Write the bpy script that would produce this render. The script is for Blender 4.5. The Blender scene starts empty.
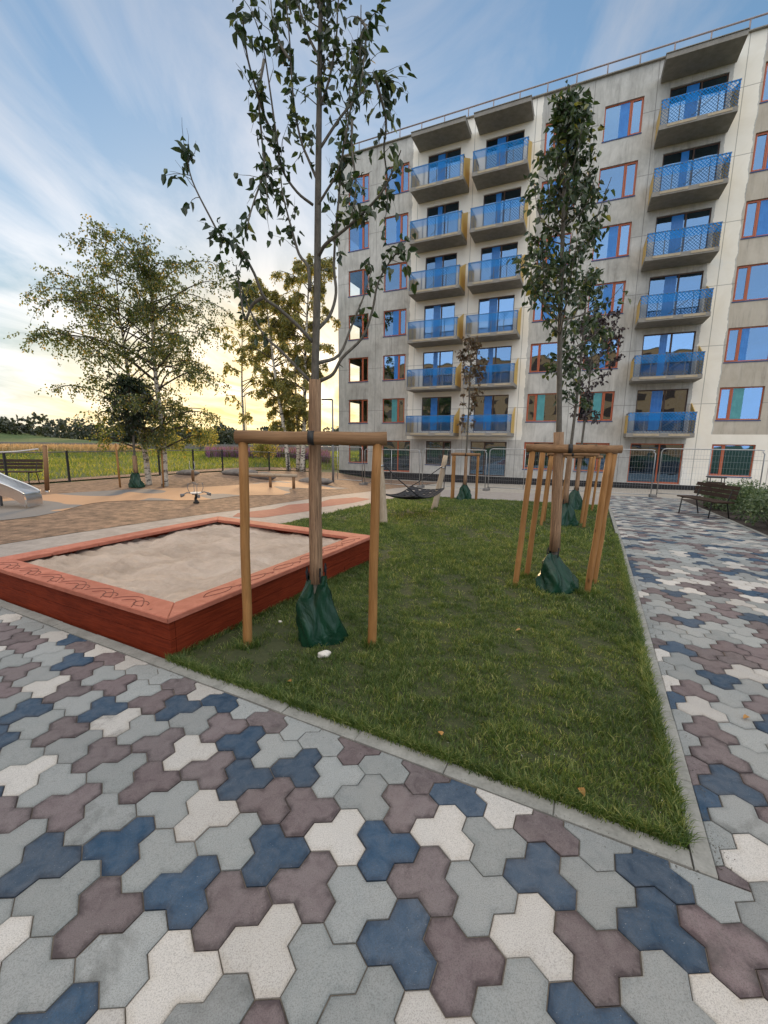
import bpy, bmesh, math, random
import numpy as np
from mathutils import Vector, Matrix
PI = math.pi
R = math.radians
random.seed(7)
rng = np.random.default_rng(11)
scene = bpy.context.scene
C = bpy.data.collections.new('place'); scene.collection.children.link(C)

# ------------------------------------------------------------------ frame of the place
A = R(26.6)
E1 = (math.sin(A), math.cos(A))        # away from the viewer along the lawn
E2 = (math.cos(A), -math.sin(A))       # across, to the right
def XY(u, w): return (u*E2[0]+w*E1[0], u*E2[1]+w*E1[1])
def UW(x, y): return (x*E2[0]+y*E2[1], x*E1[0]+y*E1[1])
def sst(a, b, x):
    t = min(1, max(0, (x-a)/(b-a))); return t*t*(3-2*t)
def g(x, y):                            # the courtyard falls gently towards the building
    if y > 60: y = 60
    sp = math.log1p(math.exp((y-6)/1.5))*1.5 if y < 40 else y-6
    d = -max(0, min(1.1, .047*sp))*sst(-10, 0, x)
    return d*(1-sst(45, 60, y))
CAMZ, FPX, HZ, ROLL = 1.6, 418.0, 442.1, .0132
_th = math.atan2(512-HZ, FPX)
_f = Vector((0, math.cos(_th), -math.sin(_th))); _r = Vector((1, 0, 0)); _u = _r.cross(_f)
_r2 = math.cos(ROLL)*_r+math.sin(ROLL)*_u; _u2 = -math.sin(ROLL)*_r+math.cos(ROLL)*_u
def at(px, py, Y):                      # point seen at a pixel, at a known distance
    d = _r2*((px-384)/FPX)+_u2*(-(py-512)/FPX)+_f
    return Vector((0, 0, CAMZ))+d*(Y/d.y)

# ------------------------------------------------------------------ materials
def mat(name):
    m = bpy.data.materials.new(name); m.use_nodes = True
    nt = m.node_tree; nt.nodes.clear()
    return m, nt, nt.nodes, nt.links
def N(nt, t, **k):
    n = nt.nodes.new(t)
    for a, v in k.items():
        if a in n.inputs: n.inputs[a].default_value = v
        else: setattr(n, a, v)
    return n
def ramp(nt, fac, stops, interp='LINEAR'):
    r = nt.nodes.new('ShaderNodeValToRGB'); r.color_ramp.interpolation = interp
    el = r.color_ramp.elements
    while len(el) < len(stops): el.new(.5)
    for e, (p, c) in zip(el, stops):
        e.position = p; e.color = (c[0], c[1], c[2], 1) if not isinstance(c, (int, float)) else (c, c, c, 1)
    nt.links.new(fac, r.inputs[0]); return r.outputs[0]
def noise(nt, scale, detail=4, rough=.6, vec=None, dist=0, coord='Object'):
    n = N(nt, 'ShaderNodeTexNoise'); n.inputs['Scale'].default_value = scale
    n.inputs['Detail'].default_value = detail; n.inputs['Roughness'].default_value = rough; n.inputs['Distortion'].default_value = dist
    if vec is None:
        tc = N(nt, 'ShaderNodeTexCoord'); vec = tc.outputs[coord]
    nt.links.new(vec, n.inputs['Vector']); return n.outputs['Fac']
def mapping(nt, scale=(1, 1, 1), rot=(0, 0, 0), coord='Object'):
    tc = N(nt, 'ShaderNodeTexCoord'); mp = N(nt, 'ShaderNodeMapping')
    mp.inputs['Scale'].default_value = scale; mp.inputs['Rotation'].default_value = rot
    nt.links.new(tc.outputs[coord], mp.inputs['Vector']); return mp.outputs['Vector']
def math_(nt, op, a, b=None, c=None):
    n = N(nt, 'ShaderNodeMath', operation=op)
    for i, v in enumerate((a, b, c)):
        if v is None: continue
        if isinstance(v, (int, float)): n.inputs[i].default_value = v
        else: nt.links.new(v, n.inputs[i])
    return n.outputs[0]
def mixc(nt, fac, a, b, mode='MIX'):
    n = N(nt, 'ShaderNodeMix', data_type='RGBA', blend_type=mode)
    for i, v in ((0, fac), (6, a), (7, b)):
        if isinstance(v, (int, float)): n.inputs[i].default_value = v
        elif isinstance(v, tuple): n.inputs[i].default_value = (v[0], v[1], v[2], 1)
        else: nt.links.new(v, n.inputs[i])
    return n.outputs[2]
def finish(nt, col, rough=.7, bump=None, bstr=.3, bdist=.01, metal=0, spec=.5, rough_s=None):
    p = N(nt, 'ShaderNodeBsdfPrincipled'); o = N(nt, 'ShaderNodeOutputMaterial')
    if isinstance(col, tuple): p.inputs['Base Color'].default_value = (*col, 1)
    else: nt.links.new(col, p.inputs['Base Color'])
    p.inputs['Roughness'].default_value = rough; p.inputs['Metallic'].default_value = metal
    p.inputs['Specular IOR Level'].default_value = spec
    if rough_s is not None: nt.links.new(rough_s, p.inputs['Roughness'])
    if bump is not None:
        b = N(nt, 'ShaderNodeBump'); b.inputs['Strength'].default_value = bstr; b.inputs['Distance'].default_value = bdist
        nt.links.new(bump, b.inputs['Height']); nt.links.new(b.outputs[0], p.inputs['Normal'])
    nt.links.new(p.outputs[0], o.inputs['Surface']); return p
def simple(name, c1, c2=None, scale=6, rough=.7, bstr=.25, bdist=.005, metal=0, spec=.4, stretch=(1, 1, 1), detail=6):
    m, nt, ns, ln = mat(name)
    c2 = c2 or tuple(min(1, x*1.35) for x in c1)
    v = mapping(nt, stretch)
    n1 = noise(nt, scale, detail, .65, v)
    n2 = noise(nt, scale*9, 3, .6, v)
    f = math_(nt, 'ADD', math_(nt, 'MULTIPLY', n1, .7), math_(nt, 'MULTIPLY', n2, .3))
    col = ramp(nt, f, [(.32, c1), (.68, c2)])
    finish(nt, col, rough, f, bstr, bdist, metal, spec); return m
def rpi(nt): return N(nt, 'ShaderNodeNewGeometry').outputs['Random Per Island']
def leaf(name, stops, trans=.45, gloss=.06, tcol=None, patchy=False):
    m, nt, ns, ln = mat(name)
    col = ramp(nt, rpi(nt), stops)
    if patchy:                              # drier and lusher patches of turf
        a = noise(nt, 1.6, 5, .7, mapping(nt)); b = noise(nt, 11, 3, .6, mapping(nt))
        f = math_(nt, 'ADD', math_(nt, 'MULTIPLY', a, .6), math_(nt, 'MULTIPLY', b, .4))
        col = mixc(nt, 1.0, col, ramp(nt, f, [(.36, (.50, .62, .45)), (.5, (.98, 1.05, .85)), (.64, (1.5, 1.42, 1.15))]), 'MULTIPLY')
    d = N(nt, 'ShaderNodeBsdfDiffuse'); t = N(nt, 'ShaderNodeBsdfTranslucent'); gl = N(nt, 'ShaderNodeBsdfGlossy', Roughness=.42)
    ln.new(col, d.inputs[0])
    ln.new(mixc(nt, 1.0, col, tcol or (1.6, 1.5, .8), 'MULTIPLY'), t.inputs[0])
    a = N(nt, 'ShaderNodeMixShader', Fac=trans); b = N(nt, 'ShaderNodeMixShader', Fac=gloss); o = N(nt, 'ShaderNodeOutputMaterial')
    ln.new(d.outputs[0], a.inputs[1]); ln.new(t.outputs[0], a.inputs[2]); ln.new(a.outputs[0], b.inputs[1]); ln.new(gl.outputs[0], b.inputs[2])
    ln.new(b.outputs[0], o.inputs[0]); return m

M = {}
def paver(name, base, edge):
    m, nt, ns, ln = mat(name)
    r = rpi(nt)
    v = mapping(nt)
    big = noise(nt, 2.3, 4, .6, v); mid = noise(nt, 17, 5, .65, v, .6); fine = noise(nt, 260, 3, .7, v)
    at_ = N(nt, 'ShaderNodeAttribute', attribute_name='rim')
    rim = math_(nt, 'SMOOTHSTEP' if False else 'ADD', at_.outputs['Fac'], math_(nt, 'MULTIPLY', math_(nt, 'SUBTRACT', mid, .5), 2.4))
    c = mixc(nt, ramp(nt, rim, [(.0, .15), (.45, .7), (1.1, 1.0)]), edge, base)
    # the tone differs from stone to stone; speckle and dull dust
    hs = N(nt, 'ShaderNodeHueSaturation'); ln.new(c, hs.inputs['Color'])
    ln.new(math_(nt, 'MULTIPLY_ADD', r, .34, .84), hs.inputs['Value'])
    ln.new(math_(nt, 'MULTIPLY_ADD', math_(nt, 'FRACT', math_(nt, 'MULTIPLY', r, 17.3)), .3, .86), hs.inputs['Saturation'])
    c = mixc(nt, ramp(nt, mid, [(.35, .0), (.75, .16)]), hs.outputs[0], (.33, .31, .29))
    c = mixc(nt, ramp(nt, fine, [(.34, .42), (.54, .0)]), c, (.035, .033, .03))
    c = mixc(nt, ramp(nt, noise(nt, 190, 2, .5, v), [(.72, .0), (.77, .4)]), c, (.5, .48, .45))
    c = mixc(nt, ramp(nt, big, [(.5, .0), (.8, .16)]), c, (.2, .18, .16))
    # a few stones carry a grey water stain
    c = mixc(nt, math_(nt, 'MULTIPLY', math_(nt, 'GREATER_THAN', math_(nt, 'FRACT', math_(nt, 'MULTIPLY', r, 91.7)), .955), ramp(nt, noise(nt, 7.5, 4, .6, v, .3), [(.48, 0.), (.68, .5)])), c, (.05, .05, .045))
    h = math_(nt, 'ADD', math_(nt, 'MULTIPLY', fine, .6), mid)
    finish(nt, c, .78, h, .55, .005, 0, .35); return m
M['pv_grey'] = paver('paver_grey', (.275, .29, .287), (.215, .23, .228))
M['pv_purple'] = paver('paver_purple', (.150, .118, .122), (.055, .040, .043))
M['pv_blue'] = paver('paver_blue', (.027, .064, .115), (.015, .033, .062))
M['pv_white'] = paver('paver_white', (.49, .468, .44), (.43, .40, .36))
M['joint'] = simple('joint_sand', (.04, .034, .028), (.24, .20, .16), 5, .95)
M['kerb'] = simple('kerb_concrete', (.17, .17, .155), (.33, .325, .30), 7, .85, .4)
M['light_paver'] = simple('light_paving', (.22, .195, .175), (.37, .33, .30), 6, .85, .3)
M['red_paver'] = simple('red_paving', (.20, .065, .05), (.31, .12, .09), 8, .85, .3)
M['soil'] = simple('lawn_soil', (.026, .036, .012), (.065, .070, .028), 22, .95, .6, .02)
M['mulch'] = simple('bark_mulch', (.022, .016, .012), (.07, .05, .04), 25, .95, .9, .03)
M['gravel'] = simple('wood_chip_gravel', (.035, .026, .02), (.36, .23, .15), 5, .95, .9, .03)
M['dirt'] = simple('building_dirt', (.26, .23, .19), (.46, .42, .37), 6, .95, .6, .03)

def ground_mat():
    m, nt, ns, ln = mat('rough_ground')
    v = mapping(nt)
    a = noise(nt, .25, 5, .6, v); b = noise(nt, 3.5, 5, .7, v); c = noise(nt, 30, 4, .7, v)
    f = math_(nt, 'ADD', math_(nt, 'MULTIPLY', a, .5), math_(nt, 'MULTIPLY', b, .5))
    col = ramp(nt, f, [(.3, (.035, .07, .016)), (.5, (.07, .115, .026)), (.7, (.15, .165, .05))])
    col = mixc(nt, ramp(nt, c, [(.3, .6), (.6, 0.)]), col, (.03, .04, .012))
    finish(nt, col, .95, math_(nt, 'ADD', b, c), .8, .06); return m
M['ground'] = ground_mat()
def rubber_mat():
    m, nt, ns, ln = mat('rubber_surface')
    v = mapping(nt)
    f = noise(nt, .42, 1.5, .4, v, .4); fine = noise(nt, 220, 2, .6, v)
    c = ramp(nt, f, [(.47, (.17, .17, .17)), (.475, (.46, .27, .15))])
    c = mixc(nt, ramp(nt, fine, [(.35, .35), (.6, 0.)]), c, (.05, .04, .04))
    finish(nt, c, .85, fine, .4, .004); return m
M['rubber'] = rubber_mat()
def wood(name, c1, c2, sc=3, stretch=(14, 14, 1), rough=.65, spec=.3):
    m, nt, ns, ln = mat(name)
    v = mapping(nt, stretch)
    n1 = noise(nt, sc, 6, .7, v, .8); n2 = noise(nt, sc*.35, 4, .6, mapping(nt))
    vz = N(nt, 'ShaderNodeTexVoronoi'); vz.inputs['Scale'].default_value = 3.2; ln.new(mapping(nt, (2.2, 2.2, 1)), vz.inputs['Vector'])
    col = ramp(nt, n1, [(.28, c1), (.7, c2)])
    col = mixc(nt, ramp(nt, n2, [(.4, 0.), (.75, .5)]), col, tuple(x*.55 for x in c1))
    col = mixc(nt, ramp(nt, vz.outputs['Distance'], [(.05, .8), (.11, 0.)]), col, tuple(x*.35 for x in c1))
    finish(nt, col, rough, n1, .6, .006, 0, spec); return m
M['post'] = wood('peeled_pine', (.235, .11, .033), (.42, .215, .075))
M['post_grey'] = wood('weathered_pale_wood', (.30, .23, .155), (.50, .41, .31))
M['rail_wood'] = wood('round_rail_wood', (.15, .08, .037), (.31, .175, .085), 3, (1, 14, 14))
M['dark_wood'] = wood('dark_stained_wood', (.030, .017, .011), (.065, .038, .026), 4, (1, 12, 12))
M['red_panel'] = wood('red_stained_board', (.085, .011, .004), (.24, .038, .013), 4, (1, 1, 16), .7, .12)
M['red_rim'] = wood('worn_red_rim', (.34, .105, .065), (.50, .19, .13), 5, (2, 2, 8), .7, .2)
M['groove'] = simple('dark_red_groove', (.10, .02, .013), None, 20)
M['strap'] = simple('black_rubber_strap', (.012, .012, .012), (.03, .03, .03), 30, .5)
def bark(name, c1, c2, sc=9, stretch=(3, 3, 1), b=.6, spots=None):
    m, nt, ns, ln = mat(name)
    v = mapping(nt, stretch); n1 = noise(nt, sc, 6, .75, v, .5)
    col = ramp(nt, n1, [(.3, c1), (.68, c2)])
    if spots:
        col = mixc(nt, ramp(nt, noise(nt, sc*.6, 4, .7, mapping(nt, (1, 1, 3.5))), [(.52, 0.), (.58, 1.)]), col, spots)
    finish(nt, col, .85, n1, b, .01); return m
M['bark'] = bark('smooth_grey_bark', (.055, .05, .04), (.15, .135, .11), 14)
M['birch_bark'] = bark('birch_bark', (.42, .37, .30), (.62, .57, .48), 6, (2, 2, 2), .4, (.05, .04, .035))
M['twig'] = bark('dark_twig', (.03, .022, .016), (.08, .06, .045), 14)
M['wrap'] = bark('reed_trunk_wrap', (.10, .055, .03), (.46, .29, .17), 7, (11, 11, .6), 1.0)
def bagmat():
    m, nt, ns, ln = mat('green_watering_bag')
    n1 = noise(nt, 5, 4, .5, mapping(nt, (1, 1, .6)), 1.2); n2 = noise(nt, 160, 2, .5, mapping(nt))
    col = ramp(nt, n1, [(.3, (.004, .028, .015)), (.75, (.012, .062, .034))])
    finish(nt, col,   .27, math_(nt, 'ADD', n1, math_(nt, 'MULTIPLY', n2, .05)), .9, .05, 0, .35); return m
M['bag'] = bagmat()
M['leaf_pear'] = leaf('pear_leaves', [(0, (.012, .03, .012)), (.55, (.025, .052, .018)), (.9, (.05, .085, .025)), (1, (.16, .19, .04))], .34)
M['leaf_hornbeam'] = leaf('upright_tree_leaves', [(0, (.016, .038, .017)), (.6, (.034, .066, .026)), (.95, (.07, .11, .034)), (1, (.26, .25, .05))], .33)
M['leaf_purple'] = leaf('dark_purple_leaves', [(0, (.018, .012, .016)), (.7, (.04, .022, .028)), (1, (.07, .05, .035))], .25, .06, (1.5, .9, .9))
M['leaf_bronze'] = leaf('bronze_leaves', [(0, (.06, .045, .02)), (.5, (.11, .06, .03)), (.85, (.14, .08, .03)), (1, (.07, .09, .03))], .35)
M['leaf_birch'] = leaf('birch_leaves', [(0, (.035, .065, .018)), (.6, (.09, .13, .03)), (.9, (.20, .20, .045)), (1, (.40, .28, .06))], .6)
M['leaf_gold'] = leaf('golden_birch_leaves', [(0, (.12, .15, .04)), (.5, (.26, .26, .07)), (1, (.44, .35, .09))], .66, .05, (1.4, 1.35, .95))
M['leaf_dark'] = leaf('dense_dark_leaves', [(0, (.012, .026, .012)), (1, (.03, .05, .02))], .25)
M['leaf_shrub'] = leaf('dusty_shrub_leaves', [(0, (.05, .09, .038)), (.7, (.11, .165, .075)), (1, (.22, .27, .14))], .3)
M['leaf_far'] = leaf('far_wood_leaves', [(0, (.02, .03, .018)), (1, (.05, .06, .03))], .25)
M['grass'] = leaf('lawn_blades', [(0, (.042, .082, .023)), (.5, (.098, .150, .043)), (.85, (.17, .205, .070)), (1, (.40, .38, .19))], .4, .03, None, True)
M['meadow'] = leaf('meadow_blades', [(0, (.09, .15, .025)), (.6, (.20, .25, .045)), (1, (.40, .36, .11))], .5, .02)
M['dry'] = leaf('dry_tall_grass', [(0, (.34, .24, .12)), (1, (.58, .43, .24))], .5, .02, (1.2, 1.1, .9))
M['fireweed'] = leaf('fireweed_stems', [(0, (.20, .09, .19)), (.5, (.34, .17, .31)), (.52, (.09, .11, .03)), (1, (.16, .16, .05))], .4, .02, (1.2, 1.0, 1.1))
M['metal'] = simple('galvanised_steel', (.33, .34, .35), (.5, .51, .52), 12, .42, .1, .002, .85)
M['steel'] = simple('slide_steel', (.50, .52, .55), (.62, .64, .66), 5, .28, .05, .002, .9)
M['black_metal'] = simple('black_metal', (.012, .012, .013), (.03, .03, .03), 20, .5)
M['grey_metal'] = simple('grey_painted_metal', (.12, .12, .125), (.2, .2, .2), 20, .5)
M['concrete_foot'] = simple('fence_foot_concrete', (.12, .115, .11), (.22, .21, .2), 9, .9)
M['stone'] = simple('pale_stone', (.5, .47, .42), (.72, .69, .64), 9, .8, .5, .02)
M['boulder'] = simple('dark_boulder', (.10, .09, .08), (.25, .22, .2), 5, .9, .8, .05)
M['rope'] = simple('pale_rope', (.42, .42, .42), (.6, .6, .58), 40, .8)
M['black_rope'] = simple('black_rope', (.012, .012, .014), (.035, .035, .04), 40, .7)
M['white'] = simple('off_white_plastic', (.55, .53, .5), (.7, .68, .65), 10, .5)
M['asphalt'] = simple('asphalt', (.045, .045, .048), (.08, .08, .08), 8, .9)
M['fallen'] = leaf('fallen_leaf', [(0, (.30, .12, .03)), (1, (.42, .24, .06))], .2)

def sandmat():
    m, nt, ns, ln = mat('damp_sand')
    v = mapping(nt); a = noise(nt, 2.2, 6, .65, v, .5); f = noise(nt, 320, 3, .7, v)
    col = ramp(nt, a, [(.3, (.38, .29, .22)), (.6, (.58, .46, .37)), (.75, (.66, .55, .46))])
    col = mixc(nt, ramp(nt, f, [(.3, .35), (.6, 0.)]), col, (.18, .15, .12))
    finish(nt, col, .95, math_(nt, 'ADD', math_(nt, 'MULTIPLY', noise(nt, 9, 6, .7, v), 1.), math_(nt, 'MULTIPLY', f, .12)), .9, .05); return m
M['sand'] = sandmat()

# ------------------------------------------------------------------ mesh helpers
class MB:
    def __init__(s): s.v = []; s.f = []; s.mi = []; s.sm = []
    def add(s, vs, fs, mi=0, smooth=False):
        o = len(s.v); s.v.extend([tuple(p) for p in vs])
        for f in fs: s.f.append([i+o for i in f]); s.mi.append(mi); s.sm.append(smooth)
    def box(s, c, size, rot=None, mi=0, bev=0):
        x, y, z = [q/2 for q in size]
        if bev <= 0:
            vs = [Vector((a*x, b*y, d*z)) for d in (-1, 1) for b in (-1, 1) for a in (-1, 1)]
            fs = [(0, 2, 3, 1), (4, 5, 7, 6), (0, 1, 5, 4), (2, 6, 7, 3), (1, 3, 7, 5), (0, 4, 6, 2)]
        else:
            bm = bmesh.new(); bmesh.ops.create_cube(bm, size=1)
            for q in bm.verts: q.co = Vector((q.co.x*2*x, q.co.y*2*y, q.co.z*2*z))
            bmesh.ops.bevel(bm, geom=bm.edges[:], offset=bev, segments=2, affect='EDGES', profile=.6)
            bm.verts.index_update(); vs = [q.co.copy() for q in bm.verts]; fs = [[q.index for q in f.verts] for f in bm.faces]; bm.free()
        m = (rot.to_4x4() if rot is not None else Matrix.Identity(4)); m = Matrix.Translation(Vector(c))@m
        s.add([m@q for q in vs], fs, mi)
    def tube(s, pts, rad, n=8, mi=0, cap=True, smooth=True):
        pts = [Vector(p) for p in pts]; k = len(pts)
        if isinstance(rad, (int, float)): rad = [rad]*k
        o = len(s.v); up = None
        for i, p in enumerate(pts):
            t = (pts[min(i+1, k-1)]-pts[max(i-1, 0)])
            if t.length < 1e-9: t = Vector((0, 0, 1))
            t.normalize()
            if up is None: up = t.orthogonal().normalized()
            else:
                up = up-t*up.dot(t)
                if up.length < 1e-6: up = t.orthogonal()
                up.normalize()
            b = t.cross(up)
            for j in range(n):
                a = 2*PI*j/n; s.v.append(tuple(p+(up*math.cos(a)+b*math.sin(a))*rad[i]))
        for i in range(k-1):
            for j in range(n):
                a = o+i*n+j; b_ = o+i*n+(j+1) % n
                s.f.append([a, b_, b_+n, a+n]); s.mi.append(mi); s.sm.append(smooth)
        if cap:
            s.f.append([o+j for j in range(n)][::-1]); s.f.append([o+(k-1)*n+j for j in range(n)])
            s.mi += [mi, mi]; s.sm += [False, False]
    def poly(s, pts, mi=0): s.add(pts, [list(range(len(pts)))], mi)
    def leaf(s, p, d, nrm, L, W, fold=.25, mi=0):
        d = d.normalized(); sd = d.cross(nrm)
        if sd.length < 1e-5: sd = d.orthogonal()
        sd.normalize(); n = sd.cross(d).normalized()
        up = n*(W*fold)
        cv = n*(-L*.12)
        vs = [p, p+d*L*.28+sd*W*.48+up, p+d*L*.65+sd*W*.38+up+cv, p+d*L+cv*2.2, p+d*L*.65-sd*W*.38+up+cv, p+d*L*.28-sd*W*.48+up]
        s.add(vs, [(0, 1, 2, 3), (0, 3, 4, 5)], mi)
    def build(s, name, mats, parent=None, col=None):
        me = bpy.data.meshes.new(name); me.from_pydata(s.v, [], s.f)
        if not isinstance(mats, (list, tuple)): mats = [mats]
        for m in mats: me.materials.append(m)
        if len(mats) > 1: me.polygons.foreach_set('material_index', s.mi)
        me.polygons.foreach_set('use_smooth', s.sm); me.update()
        o = bpy.data.objects.new(name, me); C.objects.link(o)
        if parent is not None: o.parent = parent
        return o
def tag(o, label=None, cat=None, group=None, kind=None):
    if label: o['label'] = label
    if cat: o['category'] = cat
    if group: o['group'] = group
    if kind: o['kind'] = kind
    return o
def empty(name, loc, rz=0, **k):
    o = bpy.data.objects.new(name, None); C.objects.link(o); o.location = loc; o.rotation_euler = (0, 0, rz)
    o.empty_display_size = .2
    return tag(o, **k)
def np_mesh(name, verts, faces_list, mats, parent=None):
    """faces_list: list of int arrays (n,3) or (n,4)"""
    me = bpy.data.meshes.new(name)
    me.vertices.add(len(verts)); me.vertices.foreach_set('co', verts.astype(np.float32).ravel())
    loops = np.concatenate([f.ravel() for f in faces_list]); tot = np.concatenate([np.full(len(f), f.shape[1]) for f in faces_list])
    me.loops.add(len(loops)); me.loops.foreach_set('vertex_index', loops.astype(np.int32))
    me.polygons.add(len(tot)); st = np.concatenate([[0], np.cumsum(tot)[:-1]])
    me.polygons.foreach_set('loop_start', st.astype(np.int32)); 
    try: me.polygons.foreach_set('loop_total', tot.astype(np.int32))
    except Exception: pass
    me.update(calc_edges=True); me.validate()
    me.materials.append(mats)
    o = bpy.data.objects.new(name, me); C.objects.link(o)
    if parent is not None: o.parent = parent
    return o
def copy_tree(o, parent=None):
    c = o.copy(); C.objects.link(c); c.parent = parent
    for ch in list(o.children): copy_tree(ch, c)
    return c

# ------------------------------------------------------------------ terrain
def hill(x, y):
    z = 0
    # low mound far left, long bank of dry grass in front of it
    d = ((x+140)/36)**2+((y-112)/30)**2
    z += 8.6*math.exp(-d)
    az = math.degrees(math.atan2(x, y)); r = math.hypot(x, y)
    k = sst(-24, -30, az) if az < -20 else 0
    z += .55*math.exp(-((r-48)/6.5)**2)*sst(-22, -32, az)
    return z
def zig(a): return a
xs = sorted(set([-2500, -1200, -600, -350, -250] + list(range(-200, -40, 6)) + [i*1.5-40 for i in range(0, 61)] + [54, 60, 75, 100, 150, 250, 500, 1200, 2500]))
ys = sorted(set([-900, -300, -100, -40, -15] + [i*1.5-8 for i in range(0, 50)] + list(range(68, 160, 5)) + [180, 220, 300, 450, 700, 1200, 2500]))
mb = MB(); nx = len(xs)
vs = [(x, y, (g(x, y) if -8 < y < 60 else 0)+hill(x, y)-.06) for y in ys for x in xs]
fs = [(j*nx+i, j*nx+i+1, (j+1)*nx+i+1, (j+1)*nx+i) for j in range(len(ys)-1) for i in range(nx-1)]
mb.add(vs, fs, 0, True)
tag(mb.build('ground', M['ground']), kind='structure')

def sheet(name, poly, off, m, step=.8, kind='structure', bump=0):
    """flat polygon in (u, w), cut so that it follows the fall of the ground"""
    bm = bmesh.new(); bm.faces.new([bm.verts.new((p[0], p[1], 0)) for p in poly])
    us = [p[0] for p in poly]; ws = [p[1] for p in poly]
    for ax, (lo, hi) in enumerate(((min(us), max(us)), (min(ws), max(ws)))):
        q = math.floor(lo/step)*step+step
        while q < hi-1e-3:
            co = [0, 0, 0]; no = [0, 0, 0]; co[ax] = q; no[ax] = 1
            bmesh.ops.bisect_plane(bm, geom=bm.verts[:]+bm.edges[:]+bm.faces[:], plane_co=co, plane_no=no)
            q += step
    for v in bm.verts:
        x, y = XY(v.co.x, v.co.y); v.co = (x, y, g(x, y)+off)
    bmesh.ops.recalc_face_normals(bm, faces=bm.faces[:])
    for f in bm.faces:
        if f.normal.z < 0: f.normal_flip()
    me = bpy.data.meshes.new(name); bm.to_mesh(me); bm.free(); me.materials.append(m)
    o = bpy.data.objects.new(name, me); C.objects.link(o); o['kind'] = kind
    return o

LAWN = [(.45, 1.87), (.45, 15.45), (-6.7, 15.3), (-6.5, 13.4), (-6.05, 9.5), (-5.75, 6.6), (-5.72, 5.0), (-2.70, 5.0), (-2.70, 1.87)]
sheet('lawn', LAWN, -.004, M['soil'])
sheet('paving_bed', [(-16, -4), (8, -4), (8, 1.75), (3.06, 1.78), (3.06, 20.6), (.55, 20.6), (.55, 1.76), (-16, 1.75)], -.0075, M['joint'])
sheet('side_path', [(-8.1, 1.78), (-5.72, 1.78), (-5.72, 4.97), (-5.80, 6.6), (-6.1, 9.5), (-6.55, 13.4), (-6.75, 15.35), (.5, 15.5), (.5, 20.0), (-9.2, 20.0), (-8.9, 14), (-8.1, 8)], -.02, M['light_paver'])
sheet('red_inlay', [(-7.35, 6.9), (-6.75, 7.2), (-6.65, 9.0), (-6.95, 9.9), (-6.9, 11.6), (-7.15, 13.2), (-7.9, 13.4), (-8.1, 12.0), (-7.75, 10.9), (-7.95, 9.6), (-7.6, 8.6), (-7.7, 7.4)], -.016, M['red_paver'])
sheet('gravel_ground', [(-17.2, 1.0), (-8.13, 1.78), (-8.13, 8), (-8.93, 14), (-9.2, 20), (-9.2, 27.5), (-17.9, 27.5)], -.02, M['gravel'])
rb = []
for i in range(40):
    t = i/39; w = 1.2+t*16; rb.append((-10.75+.55*math.sin(w*.75)+.35*math.sin(w*1.7)+ .02*w, w))
for i in range(40):
    t = 1-i/39; w = 1.2+t*16; rb.append((-13.6+.5*math.sin(w*.6+1)+.02*w, w))
sheet('rubber_ground', rb, -.012, M['rubber'])
sheet('building_strip', [(-9.15, 20.02), (.5, 20.02), (.52, 20.62), (14, 20.62), (14, 28.6), (-14, 28.4), (-14, 27.6), (-9.15, 27.4)], -.024, M['dirt'])
sheet('planting_bed', [(3.14, 1.8), (9, 1.8), (9, 20.6), (3.14, 20.6)], -.01, M['mulch'])
# worn verge along the far fence
sheet('gravel_verge', [(-18.9, 5), (-17.95, 5), (-18.2, 26), (-19.6, 26)], -.015, M['gravel'])

# kerbs (flush concrete edging, cut into lengths)
def kerb(u0, w0, u1, w1, width, L, top=.004):
    mb = MB(); n = max(1, round(math.hypot(u1-u0, w1-w0)/L))
    for i in range(n):
        a = i/n; b = (i+1)/n
        p = Vector((u0+(u1-u0)*a, w0+(w1-w0)*a)); q = Vector((u0+(u1-u0)*b, w0+(w1-w0)*b)); d = (q-p).normalized(); p = p+d*.0012; q = q-d*.0012
        s_ = Vector((-d.y, d.x))*width/2
        cs = [p-s_, q-s_, q+s_, p+s_]; top_ = []; bot = []; j = random.uniform(-.003, .003)
        for c in cs:
            x, y = XY(c.x, c.y); z = g(x, y)+top+j; top_.append((x, y, z)); bot.append((x, y, z-.08))
        k = .005; mid = Vector([sum(c[i_] for c in top_)/4 for i_ in range(3)])
        ch = [tuple(Vector(c)+((mid-Vector(c)).normalized()*k)) for c in top_]; lo = [(c[0], c[1], c[2]-.005) for c in top_]
        mb.add(ch+lo+bot, [(0, 1, 2, 3)]+[(i_, 4+i_, 4+(i_+1) % 4, (i_+1) % 4)[::-1] for i_ in range(4)]+[(4+i_, 8+i_, 8+(i_+1) % 4, 4+(i_+1) % 4)[::-1] for i_ in range(4)])
    return tag(mb.build('kerb', M['kerb']), kind='structure')
kerb(-5.6, 1.803, .472, 1.803, .088, .5)
kerb(.511, 1.757, .511, 15.5, .072, .5)
kerb(3.10, 1.8, 3.10, 20.6, .08, 1.0)
kerb(-6.7, 15.4, .45, 15.5, .08, 1.0)

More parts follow.
